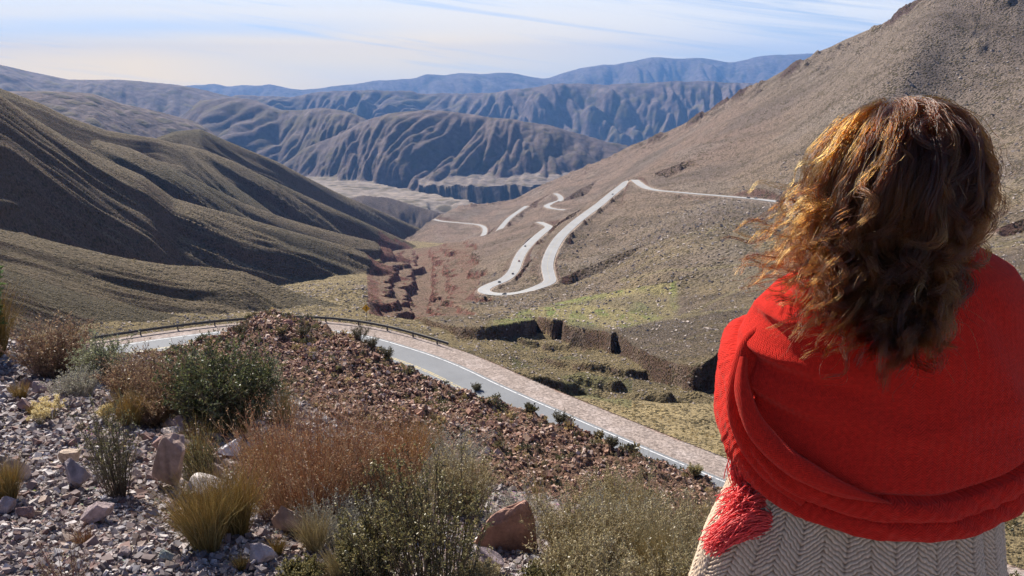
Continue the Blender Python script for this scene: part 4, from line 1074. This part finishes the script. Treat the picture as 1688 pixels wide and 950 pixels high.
# ------------------------------------------------------------------ roadside: guardrail, warning sign, far cars
def pmat(name, col, rough=.5, metal=0.0, spec=.5, nz=None):
    m, n = mat(name); c = col
    if nz: c = n.mix(n.mapr(n.noise(n.n('ShaderNodeTexCoord').outputs['Object'], nz, 5, .65), .35, .7), tuple(v*.75 for v in col), col)
    finish(m, n, Base_Color=(c if not isinstance(c, tuple) else (*c, 1)), Roughness=rough, Metallic=metal, **{'Specular_IOR_Level': spec}); return m
M_steel = pmat('weathered_galvanised_steel', (.12, .115, .11), .7, .4, nz=3); M_post = pmat('dark_post', (.10, .09, .085), .8, nz=5)
def boxes(bl):
    V = []; Fc = []
    for (cx, cy, cz, sx, sy, sz) in bl:
        i = len(V)*1; V += [tuple(np.array((cx, cy, cz))+q*np.array((sx, sy, sz))/2) for q in _cube]; Fc += [tuple(f+i) for f in _cf]
    return np.array(V, float), np.array(Fc)
ia = np.argmin(np.abs(RL[:, 0]+50)+(RL[:, 1] < 70)*99); ib = np.argmin(np.abs(RL[:, 0]+9.6))
seg = RL[ia:ib+1]; nrm = RN[ia:ib+1]; base = seg+nrm*3.2
gr_ = plant_root('guardrail', (base[0, 0], base[0, 1], ROADZ-.1), 'long steel guardrail curving round the outside of the road bend', 'guardrail')
org = np.array((base[0, 0], base[0, 1], ROADZ-.1))
prof = np.array([(.0, .42), (.06, .46), (.06, .52), (0, .56), (.0, .62), (.06, .66), (.06, .72), (0, .76)])   # offset, height
V = np.stack([base[:, None, 0]-nrm[:, None, 0]*prof[None, :, 0], base[:, None, 1]-nrm[:, None, 1]*prof[None, :, 0], ROADZ-.1+prof[None, :, 1]+0*base[:, None, 0]], -1)-org
back = V+np.concatenate([nrm*.012, np.zeros((len(nrm), 1))], 1)[:, None]
f = grid_faces(len(seg), 8); N1 = V.shape[0]*8
mesh_np('rail', np.r_[V.reshape(-1, 3), back.reshape(-1, 3)], np.r_[f, f[:, ::-1]+N1], M_steel, gr_)
for i in range(0, len(seg), 4):
    v_, f_ = boxes([(0, 0, .35, .12, .16, .9)]); o = mesh_np('post', v_, f_, M_post, gr_)
    o.location = (base[i, 0]+nrm[i, 0]*.1-org[0], base[i, 1]+nrm[i, 1]*.1-org[1], 0); o.rotation_euler = (0, 0, math.atan2(nrm[i, 1], nrm[i, 0]))
# diamond warning sign
p = at(605, 541, 99.5); zt = ROADZ-.9
sg = plant_root('road_sign', (p[0], p[1], zt), 'yellow diamond warning sign on a grey pole behind the guardrail', 'road sign')
t = np.array([(0, 0, -.4), (0, 0, 2.35)]); v_, f_ = tubes(t[None]+0.0, np.full((1, 2), .035), 8); mesh_np('pole', v_, f_, M_steel, sg)
q = .52; fr = []
v_ = []; 
for y in (-.02, .0):
    v_ += [(0, y, 2.3-q), (q, y, 2.3), (0, y, 2.3+q), (-q, y, 2.3)]
f_ = [(0, 1, 2, 3), (7, 6, 5, 4), (0, 4, 5, 1), (1, 5, 6, 2), (2, 6, 7, 3), (3, 7, 4, 0)]
M_sign = pmat('sign_yellow', (.72, .36, .02), .5); M_black = pmat('sign_black', (.02, .02, .02), .5)
pn = mesh_np('sign_panel', np.array(v_)+(0, -.045, 0), np.array(f_), M_sign, sg)
v_, f_ = boxes([(.0, -.075, 2.12, .08, .01, .26), (.07, -.075, 2.28, .08, .01, .22), (.07, -.075, 2.42, .2, .01, .07)]); mesh_np('arrow', v_, f_, M_black, pn)

# cars: body, cabin glass, four wheels
M_glass = pmat('car_glass', (.02, .025, .03), .08, spec=.8); M_tyre = pmat('tyre', (.02, .02, .02), .9)
CARC = {'dark': pmat('car_dark_paint', (.02, .022, .028), .3), 'red': pmat('car_red_paint', (.22, .025, .02), .3), 'grey': pmat('car_grey_paint', (.12, .13, .14), .3), 'white': pmat('car_white_paint', (.75, .76, .78), .3)}
def car_body():
    prof = [(-2.15,.35),(-2.2,.75),(-2.05,.95),(-1.5,1.0),(-1.1,1.42),(-.2,1.48),(.45,1.40),(1.0,1.02),(1.9,.88),(2.15,.7),(2.15,.35)]
    prof = np.array(prof); n = len(prof); V = []
    for y, sh in ((-.86, .0), (-.78, .03), (.78, .03), (.86, .0)):
        for x, z in prof:
            yy = y*(1 if z < 1.05 else .82); V.append((x, yy, z+(sh if z > .5 else 0)))
    V = np.array(V); Fc = []
    for a in range(3):
        for i in range(n): j = (i+1) % n; Fc.append((a*n+i, a*n+j, (a+1)*n+j, (a+1)*n+i))
    return V, Fc, n
def make_car():
    root = plant_root('car', (0, 0, 0), 'car', 'car')
    V, Fc, n = car_body(); me = bpy.data.meshes.new('body'); me.from_pydata(V.tolist(), [], Fc+[tuple(range(n))[::-1], tuple(range(3*n, 4*n))]); me.materials.append(CARC['dark'])
    b = bpy.data.objects.new('body', me); C.objects.link(b); b.parent = root
    gw = [(-1.08,1.04),(-.95,1.36),(-.2,1.42),(.42,1.34),(.85,1.04)]; V = []; 
    for s in (-1, 1):
        for x, z in gw: V.append((x, s*(.875 if z < 1.1 else .735), z))
    for nm, vs in (('side_window', V[:5]), ('side_window', V[5:][::-1]), ('windscreen', [(.5,-.6,1.39),(1.0,-.66,1.05),(1.0,.66,1.05),(.5,.6,1.39)]), ('rear_window', [(-1.14,-.6,1.40),(-1.14,.6,1.40),(-1.5,.66,1.06),(-1.5,-.66,1.06)])):
        me = bpy.data.meshes.new(nm); me.from_pydata(vs, [], [tuple(range(len(vs)))]); me.materials.append(M_glass); g = bpy.data.objects.new(nm, me); C.objects.link(g); g.parent = root
    th = np.arange(14)*2*pi/14; ring = np.stack([np.cos(th)*.33, 0*th, np.sin(th)*.33], 1)
    V = np.r_[ring+(0, -.11, 0), ring+(0, .11, 0)]; Fc = [(i, (i+1) % 14, 14+(i+1) % 14, 14+i) for i in range(14)]+[tuple(range(14))[::-1], tuple(range(14, 28))]
    me = bpy.data.meshes.new('wheel'); me.from_pydata(V.tolist(), [], Fc); me.materials.append(M_tyre)
    for x in (-1.35, 1.35):
        for y in (-.82, .82):
            w_ = bpy.data.objects.new('wheel', me); C.objects.link(w_); w_.parent = root; w_.location = (x, y, .33)
    return root
def put_car(root, px, py, side, paint, lab):
    P, N, wd = R2['upper_road']; u, ww = uw(px, py)
    k = np.argmin(np.hypot((P[:, 0]/P[:, 1]-u), (P[:, 2]/P[:, 1]-ww))); a, b = P[min(k+1, len(P)-1)]-P[max(k-1, 0)], 0
    q = P[k].copy(); q[:2] += N[k]*side*1.9
    root.location = (q[0], q[1], q[2]+.12); root.rotation_euler = (0, -math.atan2(a[2], math.hypot(a[0], a[1]))*1.0, math.atan2(a[1], a[0]))
    root['label'] = lab; root['group'] = 'cars on the switchback road'
    for ch in root.children:
        if ch.name.startswith('body'): 
            ch.data = ch.data.copy() if ch.data.users > 1 else ch.data
            ch.data.materials[0] = CARC[paint]
proto = make_car()
def copy_tree(o):
    c = o.copy(); C.objects.link(c)
    for ch in list(o.children):
        d = ch.copy(); C.objects.link(d); d.parent = c
    return c
CARS = [(834,485.5,1,'dark','black car on the bottom of the hairpin, nearest the viewer'), (822,467,-1,'dark','black car just past the hairpin on the lower strand'),
        (842,451,-1,'grey','dark grey car between the red car and the black one near the hairpin'), (850,430,-1,'red','dark red car climbing the lower strand'),
        (869,407,1,'dark','small black car highest on the lower strand of the hairpin'), (1006,318,1,'grey','grey car on the steep upper strand near its top'),
        (1236,326,1,'dark','dark car leftmost on the level upper road'), (1243,327.5,-1,'grey','grey car passing the leftmost dark car on the upper road'),
        (1284,332,1,'dark','dark car in the middle of the level upper road'), (1304,337,-1,'white','white car nearest the woman\'s hair on the upper road')]
for i, (px, py, sd_, pt, lab) in enumerate(CARS):
    r = proto if i == 0 else copy_tree(proto); put_car(r, px, py, sd_, pt, lab)
# ------------------------------------------------------------------ the woman with her back to us
rw = np.random.RandomState(3)
PX, PY = .578, 1.20                     # middle of her body
GZ0 = float(ground_z(np.array([PX]), np.array([PY]))[0])
woman = plant_root('person', (PX, PY, GZ0), 'woman seen from behind in red shawl and beige knit, brown hair blowing left', 'person')
def W2(p): return np.asarray(p, float)-np.array((PX, PY, GZ0))
# body: one skinned figure
def skin_mesh(name, pts, edges, rad, m, parent, root=0, sub=2):
    me = bpy.data.meshes.new(name); me.from_pydata([tuple(W2(p)) for p in pts], edges, []); me.materials.append(m)
    o = bpy.data.objects.new(name, me); C.objects.link(o); o.parent = parent
    md = o.modifiers.new('skin', 'SKIN'); md.use_smooth_shade = True
    if not me.skin_vertices: me.skin_vertices.new()
    for i, r in enumerate(rad):
        sv = me.skin_vertices[0].data[i]; sv.radius = r if isinstance(r, tuple) else (r, r); sv.use_root = (i == root)
    s_ = o.modifiers.new('sub', 'SUBSURF'); s_.levels = sub; s_.render_levels = sub
    return o
M_skin = pmat('skin', (.50, .30, .22), .55)
HX, HY, HZ = .572, 1.185, -.145         # middle of the head
cx, cy = PX, PY
pts = [(cx,cy,-.80),(cx,cy,-.66),(cx,cy,-.52),(cx,cy,-.38),(HX,HY-.01,-.29),(HX,HY,-.235),(HX,HY+.005,-.17),(HX,HY-.005,-.10),
       (cx-.12,cy,-.365),(cx-.155,cy+.03,-.47),(cx-.155,cy+.07,-.585),(cx-.05,cy+.21,-.52),(cx+.03,cy+.22,-.47),
       (cx+.12,cy,-.365),(cx+.155,cy+.03,-.47),(cx+.155,cy+.07,-.585),(cx+.05,cy+.23,-.54),(cx-.03,cy+.24,-.49),
       (cx-.09,cy,-.88),(cx-.10,cy+.01,-1.22),(cx-.11,cy-.01,GZ0+.09),(cx-.12,cy+.12,GZ0+.045),
       (cx+.09,cy,-.88),(cx+.10,cy+.01,-1.22),(cx+.11,cy-.01,GZ0+.09),(cx+.12,cy+.12,GZ0+.045),(HX,HY+.095,-.165)]
ed = [(0,1),(1,2),(2,3),(3,4),(4,5),(5,6),(6,7),(3,8),(8,9),(9,10),(10,11),(11,12),(3,13),(13,14),(14,15),(15,16),(16,17),(0,18),(18,19),(19,20),(20,21),(0,22),(22,23),(23,24),(24,25),(6,26)]
rd_ = [.12,.105,.105,.095,.045,.050,(.075,.085),(.07,.085),.045,.045,.04,.03,.028,.045,.045,.04,.03,.028,.085,.058,.04,.035,.085,.058,.04,.035,.012]
skin_mesh('body', pts, ed, rd_, M_skin, woman)
M_den = pmat('dark_trousers', (.03, .035, .05), .9); 
skin_mesh('trousers', [(cx,cy,-.80),(cx-.09,cy,-.90),(cx-.10,cy+.01,-1.22),(cx-.11,cy-.01,GZ0+.12),(cx+.09,cy,-.90),(cx+.10,cy+.01,-1.22),(cx+.11,cy-.01,GZ0+.12)],
          [(0,1),(1,2),(2,3),(0,4),(4,5),(5,6)], [.145,.098,.07,.056,.098,.07,.056], M_den, woman)
M_shoe = pmat('brown_boot', (.06, .035, .02), .7)
for s in (-1, 1): skin_mesh('shoe', [(cx+s*.11,cy-.03,GZ0+.10),(cx+s*.11,cy-.02,GZ0+.045),(cx+s*.12,cy+.14,GZ0+.04)], [(0,1),(1,2)], [.052,.050,.042], M_shoe, woman)

# shawl ----------------------------------------------------------
_zs = [-.235,-.262,-.285,-.31,-.345,-.40,-.47,-.54,-.60,-.66,-.72]
_As = [.055,.085,.125,.163,.190,.208,.220,.226,.228,.228,.228]
_Bs = [.055,.068,.085,.100,.112,.122,.128,.130,.132,.134,.134]
def prof_A(z): return np.interp(-np.asarray(z), -np.array(_zs), _As)
def prof_B(z): return np.interp(-np.asarray(z), -np.array(_zs), _Bs)
def interp_s(x, xs, ys):
    """smooth monotone-ish interpolation"""
    xx = np.linspace(xs[0], xs[-1], 800); yy = np.interp(xx, xs, ys); k = np.hanning(71); k /= k.sum()
    yy = np.convolve(np.r_[np.full(35, yy[0]), yy, np.full(35, yy[-1])], k, 'valid'); return np.interp(x, xx, yy)
phi = np.linspace(-pi*.995, pi*.995, 560); nz_ = 420; D_ = 180/pi
zc1 = interp_s(phi*D_, [-180,-120,-95,-75,-55,-35,-15,0,20,40,60,90,120,180], [-.36,-.40,-.43,-.475,-.532,-.572,-.594,-.600,-.594,-.575,-.545,-.50,-.46,-.40])
zc1 = zc1+.007*perlin(phi*2.6, phi*0, 231)
zc2 = zc1-.006*perlin(phi*3.7, phi*0, 232)-interp_s(phi*D_, [-180,-100,-70,-40,0,50,90,180], [.045,.040,.042,.040,.034,.036,.04,.045])
zh = interp_s(phi*D_, [-180,-120,-95,-75,-55,-35,-15,0,20,40,60,90,120,180], [-.50,-.53,-.555,-.585,-.618,-.640,-.658,-.664,-.662,-.650,-.632,-.60,-.57,-.53])
s = np.linspace(0, 1, nz_)
PH = phi[None]+0*s[:, None]; ZH = zh[None]+0*s[:, None]; ZZ = -.235+(ZH+.235)*s[:, None]
A = prof_A(ZZ); B = prof_B(ZZ)
t1 = zc1[None]-ZZ; t2 = zc2[None]-ZZ; h1 = (zc1-zc2)[None]; h2 = (zc2-zh)[None]
sn = np.sin(PH); 
off = np.zeros_like(ZZ)
off += .008*smooth(-.12, -.005, t1)*smooth(0, -.02, t1-.001)             # panel swells above the tuck
amp1 = (.011+.010*np.clip(-sn, 0, 1)**2)*(1+.5*perlin(PH*2.3, PH*0, 230))
roll = lambda t, h: np.sqrt(np.clip(1-(2*np.clip(t/h, 0, 1)-1)**2, 0, 1))
off += np.where(t1 > 0, np.where(t2 < 0, amp1*roll(t1, h1)+.007, .007+.009*roll(t2, h2*1.02)), 0)
off += np.where((t1 > -.010) & (t1 <= 0), -.006*smooth(-.010, 0, t1), 0)
off += np.where(t1 > 0, .006*perlin(PH*7+ZZ*45, ZZ*12-PH*2, 233)+.0025*perlin(PH*20-ZZ*60, ZZ*20, 234), 0)
# soft folds fanning from the left shoulder and across the back
fa = perlin(PH*1.6+ZZ*4, ZZ*7+PH*1.1, 201); fb = perlin(PH*4.5+ZZ*9, ZZ*5-PH*1.5, 202)
off += (fa*.010+fb*.0035)*smooth(-.27, -.36, ZZ)
dg = ZZ-(-.36-.10*(PH+.9)); off += .006*np.exp(-(dg/.022)**2)*smooth(-1.6, -1.0, PH)*smooth(.6, -.3, PH)
dg = ZZ-(-.43-.075*(PH+.9)); off += .006*np.exp(-(dg/.025)**2)*smooth(-1.6, -1.0, PH)*smooth(1.2, .2, PH)
dg = ZZ-(-.50+.03*PH); off += .005*np.exp(-(dg/.02)**2)*smooth(-.6, .3, PH)
lf = smooth(-.2, -1.2, PH)*smooth(-1.9, -1.4, PH)
for (z0, sl, wd, am) in ((-.395, .030, .011, .012), (-.445, .045, .012, .010), (-.345, .02, .01, .006)):
    dz = ZZ-(z0-sl*(PH+1.2)); off += am*lf*np.exp(-(dz/wd)**2) - am*.8*lf*np.exp(-((dz+wd*1.7)/wd)**2)
Xs = cx+(A+off)*np.sign(sn)*np.abs(sn)**.92; cs = np.cos(PH)
Ysf = cy-(B+off)*np.sign(cs)*np.abs(cs)**.85
# arms held in front widen the shawl forwards
front = smooth(0, -.6, cs); Ysf = Ysf+front*.07*smooth(-.33, -.46, ZZ)
rt = np.clip(sn, 0, 1); Zs = ZZ+.038*rt*smooth(-.62, -.30, ZZ)*smooth(-.24, -.28, ZZ); Xs = Xs+.016*rt*smooth(-.26, -.31, ZZ)
V = W2(np.stack([Xs, Ysf, Zs], -1).reshape(-1, 3))
arc = (PH*.23).ravel(); 
def cloth_mat(name, base, sheen, px_=240., amp=.0012):
    m, n = mat(name)
    a = n.n('ShaderNodeAttribute', {'attribute_name': 'arc'}).outputs['Fac']; z = n.n('ShaderNodeAttribute', {'attribute_name': 'rise'}).outputs['Fac']
    tri = n.math('PINGPONG', a, .0065)
    ph = n.math('ADD', n.math('MULTIPLY', z, 1.0), tri)
    wv = n.math('SINE', n.math('MULTIPLY', ph, 2*pi*px_))
    v = n.n('ShaderNodeCombineXYZ', X=n.math('MULTIPLY', a, 1.0), Y=z, Z=0.0)
    fz = n.noise(v, 160, 4, .7); big = n.noise(v, 9, 3, .5)
    c = n.mix(n.mapr(wv, -1, 1), tuple(x*.80 for x in base), base)
    c = n.mix(n.mapr(fz, .35, .7), n.mix(.35, c, (0, 0, 0), 'MULTIPLY'), c)
    h = n.math('ADD', n.math('MULTIPLY', wv, .5), n.math('MULTIPLY', fz, 1.2))
    b = finish(m, n, Base_Color=c, Roughness=.95, Normal=n.n('ShaderNodeBump', Strength=.7, Distance=amp, Height=h), **{'Specular_IOR_Level': .1, 'Sheen_Weight': sheen, 'Sheen_Roughness': .45, 'Sheen_Tint': (1, .5, .4, 1)})
    return m
M_shawl = cloth_mat('red_wool_weave', (.72, .028, .017), .18)
shawl = mesh_np('shawl', V, grid_faces(nz_, len(phi))[:, ::-1], M_shawl, woman, smooth_=True, attrs={'arc': arc, 'rise': ZZ.ravel()})
sf = shawl.modifiers.new('thick', 'SOLIDIFY'); sf.thickness = .004; sf.offset = -1
# folds of the shawl end turned over the left forearm: tubes flattened along pixel-measured 3D paths
def fold(name, pts, radii, m, parent, flat=.55, n_=90, sides=28, open_=False):
    P = np.array([at(*p) for p in pts]); P = resample(P, .004, 3); t = np.linspace(0, 1, len(P)); R = interp_s(t, np.linspace(0, 1, len(radii)), radii)
    T = unit(np.gradient(P, axis=0)); Dv = np.tile((0., 1., 0.), (len(P), 1)); Sv = unit(np.cross(T, Dv)); Dv = unit(np.cross(Sv, T))
    th = np.linspace(0, 2*pi, sides+1)
    w_ = 1+.10*perlin(t[:, None]*9, th[None]*.8, 210)
    Vv = P[:, None]+R[:, None, None]*w_[..., None]*(Sv[:, None]*np.cos(th)[None, :, None]+Dv[:, None]*np.sin(th)[None, :, None]*flat)
    return mesh_np(name, W2(Vv.reshape(-1, 3)), grid_faces(len(P), sides+1), m, parent, smooth_=True, attrs={'arc': (th[None]*.02+0*t[:, None]).ravel(), 'rise': (t[:, None]*.3+0*th[None]).ravel()})
fold('shawl_fold', [(1290,531,1.20),(1262,545,1.19),(1236,573,1.17),(1224,612,1.155),(1218,655,1.14),(1224,700,1.13),(1246,748,1.12),(1284,790,1.10),(1330,826,1.08)], [.012,.018,.020,.020,.020,.019,.018,.016,.012], M_shawl, shawl)
fold('shawl_fold', [(1226,590,1.15),(1222,615,1.135),(1224,650,1.115),(1240,697,1.095),(1275,742,1.075),(1325,778,1.055),(1390,810,1.048),(1470,830,1.045)], [.006,.012,.016,.018,.017,.015,.011,.006,.001], M_shawl, shawl, .72)
# hanging end
fold('shawl_end', [(1252,765,1.16),(1268,795,1.15),(1275,830,1.15),(1280,868,1.15)], [.020,.022,.020,.018], M_shawl, shawl, .4)
M_fr = vmat('red_fringe', .95, transl=.25)
def threads(name, n, f0, f1, rs, rad=.0008, k=16, wob=.0045, parent=None):
    a = rs.rand(n); P0 = np.array([f0(q) for q in a]); P1 = np.array([f1(q, rs) for q in a]); t = np.linspace(0, 1, k)
    P = P0[:, None]*(1-t)[None, :, None]+P1[:, None]*t[None, :, None]
    L_ = np.linalg.norm(P1-P0, axis=1)[:, None]
    P[:, :, 2] -= (np.sin(t*pi)[None]*L_*(-.12+.1*rs.randn(n, 1)))
    ph_ = rs.rand(n, 3)*6.28; fr = 4+7*rs.rand(n, 3)
    P += wob*np.sin(t[None, :, None]*fr[:, None]+ph_[:, None])*np.minimum(t*3, 1)[None, :, None]*(.4+.8*rs.rand(n, 1, 1))
    V, Fc = tubes(P, np.full((n, k), rad), 5); c = np.array((.95, .09, .08))*(.75+.45*rs.rand(n, 1))
    return mesh_np(name, W2(V), Fc, M_fr, parent, smooth_=True, cols=np.repeat(c, k*5, 0))
lerp = lambda p, q: (lambda a: np.array(at(*(np.array(p)*(1-a)+np.array(q)*a))))
threads('fringe', 170, lerp((1202,722,1.16),(1232,772,1.15)), lambda q, rs: at(1208+28*q+rs.randn()*5, 790+12*q+rs.randn()*7, 1.165), rw, parent=shawl)
threads('fringe', 260, lerp((1246,800,1.15),(1256,850,1.15)), lambda q, rs: at(1208+12*rs.randn(), 822+38*q+rs.randn()*8, 1.15+.015*rs.randn()), rw, wob=.006, parent=shawl)
threads('fringe', 420, lerp((1262,812,1.13),(1290,866,1.14)), lambda q, rs: at(1190+14*rs.randn()+16*(1-q), 862+38*q+rs.randn()*7, 1.14+.02*rs.randn()), rw, wob=.005, parent=shawl)
threads('fringe', 260, lerp((1276,850,1.12),(1290,872,1.12)), lambda q, rs: at(1176+9*rs.randn(), 898+rs.randn()*8, 1.12+.015*rs.randn()), rw, wob=.004, parent=shawl)

# beige knitted wrap ------------------------------------------------
phk = np.linspace(-pi, pi, 1500); zk = np.linspace(-.56, -1.06, 460)
PH = phk[None]+0*zk[:, None]; ZZ = zk[:, None]+0*phk[None]
tt = (ZZ+.56)/-.5
A = .205+.055*smooth(0, .7, tt)+.01*perlin(PH*1.2, ZZ*4, 220); B = .115+.035*smooth(0, .7, tt)
arcm = PH*.22+.004*perlin(PH*3, ZZ*14, 223)+.0015*perlin(PH*12, ZZ*50, 224)
colw = .034; tri = np.abs(((arcm/colw) % 2)-1)
ph_ = (ZZ/.0082)+tri*3.2+.5*perlin(PH*4, ZZ*16, 225)+.45*perlin(PH*24, ZZ*90, 226)
rib = np.abs(np.sin(pi*ph_))**.7; sub = np.abs(np.sin(pi*(arcm/.0052+ZZ*40)))
knit = rib*.0030*(1+.5*perlin(PH*40, ZZ*160, 227))+sub*.0010*rib - .0012*np.exp(-(np.minimum(tri, 1-tri)/.07)**2)
fld = .012*perlin(PH*2.2, ZZ*2.2, 221)+.006*perlin(PH*6, ZZ*2, 222)
lob = np.exp(-((PH*D_+78)/26)**2)*.035*smooth(-.62, -.74, ZZ)
o_ = knit+fld+lob
V = np.stack([cx-.003+(A+o_)*np.sin(PH), cy-(B+o_)*np.sign(np.cos(PH))*np.abs(np.cos(PH))**.9, ZZ], -1)
m, n = mat('beige_chunky_knit')
kn = n.n('ShaderNodeAttribute', {'attribute_name': 'knit'}).outputs['Fac']
fz = n.noise(n.n('ShaderNodeTexCoord').outputs['Object'], 600, 3, .7)
c = n.mix(n.mapr(kn, .0, .004), (.26, .18, .115), (.80, .63, .46)); c = n.mix(n.mapr(fz, .3, .7), n.mix(.5, c, (.55, .5, .45), 'MULTIPLY'), c)
finish(m, n, Base_Color=c, Roughness=1.0, Normal=n.n('ShaderNodeBump', Strength=.5, Distance=.001, Height=fz), **{'Specular_IOR_Level': .1, 'Sheen_Weight': .2})
kw_ = mesh_np('knit_wrap', W2(V.reshape(-1, 3)), grid_faces(len(zk), len(phk))[:, ::-1], m, woman, smooth_=True, attrs={'knit': knit.ravel()})

# hair ---------------------------------------------------------------
rh = np.random.RandomState(17)
def hair_guides(n, infl, length, rs, region='all', wind=1.0, mess=1.0):
    # roots on the scalp: everywhere but the face
    d = unit(rs.randn(n*6, 3)); d[:, 2] = np.abs(d[:, 2])*1.0-.35*rs.rand(len(d)); d = unit(d)
    ok = ~((d[:, 1] > .35) & (d[:, 2] < .55)); 
    if region == 'left': ok &= (d[:, 0] < -.35)
    d = d[ok][:n]; n = len(d)
    rad0 = np.array((.078, .093, .108)); c0 = np.array((HX, HY, HZ))
    p = c0+d*rad0; K = 26; L_ = length*(.78+.34*rs.rand(n)); ds = (L_/(K-1))[:, None]
    inf = (infl[0]+(infl[1]-infl[0])*rs.rand(n, 1)); R_ = rad0[None]+inf*np.array((1.0, 1.05, .55))
    crown = unit(np.array((-.28, .42, 1.0)))
    v = unit(d-crown*np.sum(d*crown, 1, keepdims=True)*1.0 + d*.25)
    out = [p.copy()]; ph0 = rs.rand(n, 3)*6.28; ax = unit(rs.randn(n, 3)); fr = (2*pi/(.075+.07*rs.rand(n, 1)))
    pos_l = np.zeros((n, 1)); side = np.clip(-(d[:, 0:1]), -1, 1)
    for i in range(1, K):
        rel = (p-c0)/R_; q = np.linalg.norm(rel, axis=1, keepdims=True); nrm = unit(rel/R_)
        s_ = i/(K-1)
        g = np.array((0, 0, -1.0)); vt = v*1.3+g*.55
        vt = vt-nrm*np.sum(vt*nrm, 1, keepdims=True)*np.clip(1.25-q*.25, 0, 1)*(q < 1.15)
        vt = vt+np.array((0, -.35, 0))*smooth(-.18, -.26, p[:, 2:3])+np.array((-(p[:, 0:1]-HX-.01)*.15, 0*p[:, :1], 0*p[:, :1])).transpose(1, 2, 0).reshape(n, 3)*smooth(-.22, -.34, p[:, 2:3])
        vt = vt+np.array((-1., -.15, .08))*wind*(.10+.55*s_*s_)*(.35+.65*rs.rand(n, 1))*(1+.5*side)
        cur = np.sin(fr*pos_l+ph0[:, :1])*ax + np.cos(fr*pos_l+ph0[:, 1:2])*np.cross(ax, g)
        vt = vt+cur*mess*(.10+.85*smooth(.28, .68, s_))
        v = unit(vt); p = p+v*ds; pos_l = pos_l+ds
        # keep out of the head shell and off the shawl
        rel = (p-c0)/R_; q = np.linalg.norm(rel, axis=1, keepdims=True); tgt = np.minimum(1.0, .90+.5*s_*1.0)
        p = np.where(q < tgt, c0+rel/np.maximum(q, 1e-6)*tgt*R_, p)
        z = p[:, 2]; a_ = prof_A(z)+.018; b_ = prof_B(z)+.018; ex = (p[:, 0]-cx)/a_; ey = (p[:, 1]-cy)/b_; e = np.hypot(ex, ey)
        ins = (z < -.24) & (e < 1)
        ex = np.clip(ex, -.93, .93); p[:, 0] = np.where(ins, cx+ex*a_, p[:, 0]); yb = cy-b_*np.sqrt(1-ex*ex)-.004; p[:, 1] = np.where(ins, p[:, 1]*.5+yb*.5, p[:, 1]); p[:, 1] = np.where((z < -.30) & ins, np.minimum(p[:, 1], yb), p[:, 1])
        out.append(p.copy())
    return np.stack(out, 1)
def strands(G, per, rs, spread0, spread1):
    n, K, _ = G.shape; idx = np.repeat(np.arange(n), per); m_ = n*per; t = np.linspace(0, 1, K)[None, :, None]
    o0 = rs.randn(m_, 3)*spread0; o1 = rs.randn(m_, 3)*spread1
    P = G[idx]+o0[:, None]*(1-t)+o1[:, None]*np.sin(t*2.2)*1.0
    fly = rs.rand(m_, 1, 1) > .965; P = P+np.where(fly, rs.randn(m_, 1, 3)*.022*t**1.5, 0)
    P = P+.0014*np.sin(t*(20+14*rs.rand(m_, 1, 1))+rs.rand(m_, 1, 3)*6.28)
    return P, idx
def curves_obj(name, P, rad, cols, m, parent):
    n, K, _ = P.shape; hc = bpy.data.hair_curves.new(name); hc.add_curves([K]*n)
    hc.attributes['position'].data.foreach_set('vector', np.ascontiguousarray(W2(P).reshape(-1), dtype=np.float32))
    ra = hc.attributes.get('radius') or hc.attributes.new('radius', 'FLOAT', 'POINT')
    t = np.linspace(0, 1, K); ra.data.foreach_set('value', np.ascontiguousarray((rad*(1-.6*t**2))[None].repeat(n, 0).ravel(), dtype=np.float32))
    ma = hc.attributes.new('mel', 'FLOAT', 'POINT'); ma.data.foreach_set('value', np.ascontiguousarray(cols, dtype=np.float32).reshape(-1)); hc.materials.append(m); o = bpy.data.objects.new(name, hc); C.objects.link(o); o.parent = parent; return o
m, n = mat('brown_hair'); col = n.n('ShaderNodeAttribute', {'attribute_name': 'tint'}).outputs['Color']
hb = n.n('ShaderNodeBsdfHairPrincipled', _props={'parametrization': 'MELANIN'}, Melanin=n.n('ShaderNodeAttribute', {'attribute_name': 'mel'}).outputs['Fac'], Roughness=.30, **{'Melanin_Redness': .78, 'Radial_Roughness': .35, 'Coat': .0, 'IOR': 1.5, 'Random_Roughness': .2})
n.t.links.new(hb.outputs[0], n.n('ShaderNodeOutputMaterial').inputs[0]); M_hair = m
sets = [(hair_guides(330, (.004, .031), .285, rh, 'all', .85, 1.15), 36, .0045, .0042), (hair_guides(120, (.022, .042), .30, rh, 'all', 1.2, 1.6), 22, .003, .0034),
        (hair_guides(60, (.02, .05), .31, rh, 'left', 2.1, 1.5), 12, .003, .0022), (hair_guides(40, (.03, .05), .30, rh, 'left', 2.8, 1.6), 8, .002, .0016)]
allP = []; allC = []
for G, per, s0, s1 in sets:
    P, idx = strands(G, per, rh, s0, s1); K = P.shape[1]; t = np.linspace(0, 1, K)[None, :, None]
    tone = (rh.rand(len(G))**1.6)[idx][:, None, None]; left = np.clip((HX-.01-P[:, :1, 0:1])/.09, 0, 1)
    ml = .85-.27*tone-.20*t*(.3+.7*tone)-.20*left*(.3+.7*tone)+0*P[:, :, :1]  # less melanin to the left and at tips: sunlit highlights put into strand colour
    allP.append(P); allC.append(np.clip(ml+.06*rh.randn(len(P), 1, 1), .36, .99))
P = np.concatenate(allP); Cc = np.concatenate(allC)
curves_obj('hair', P, .00036, Cc, M_hair, woman)
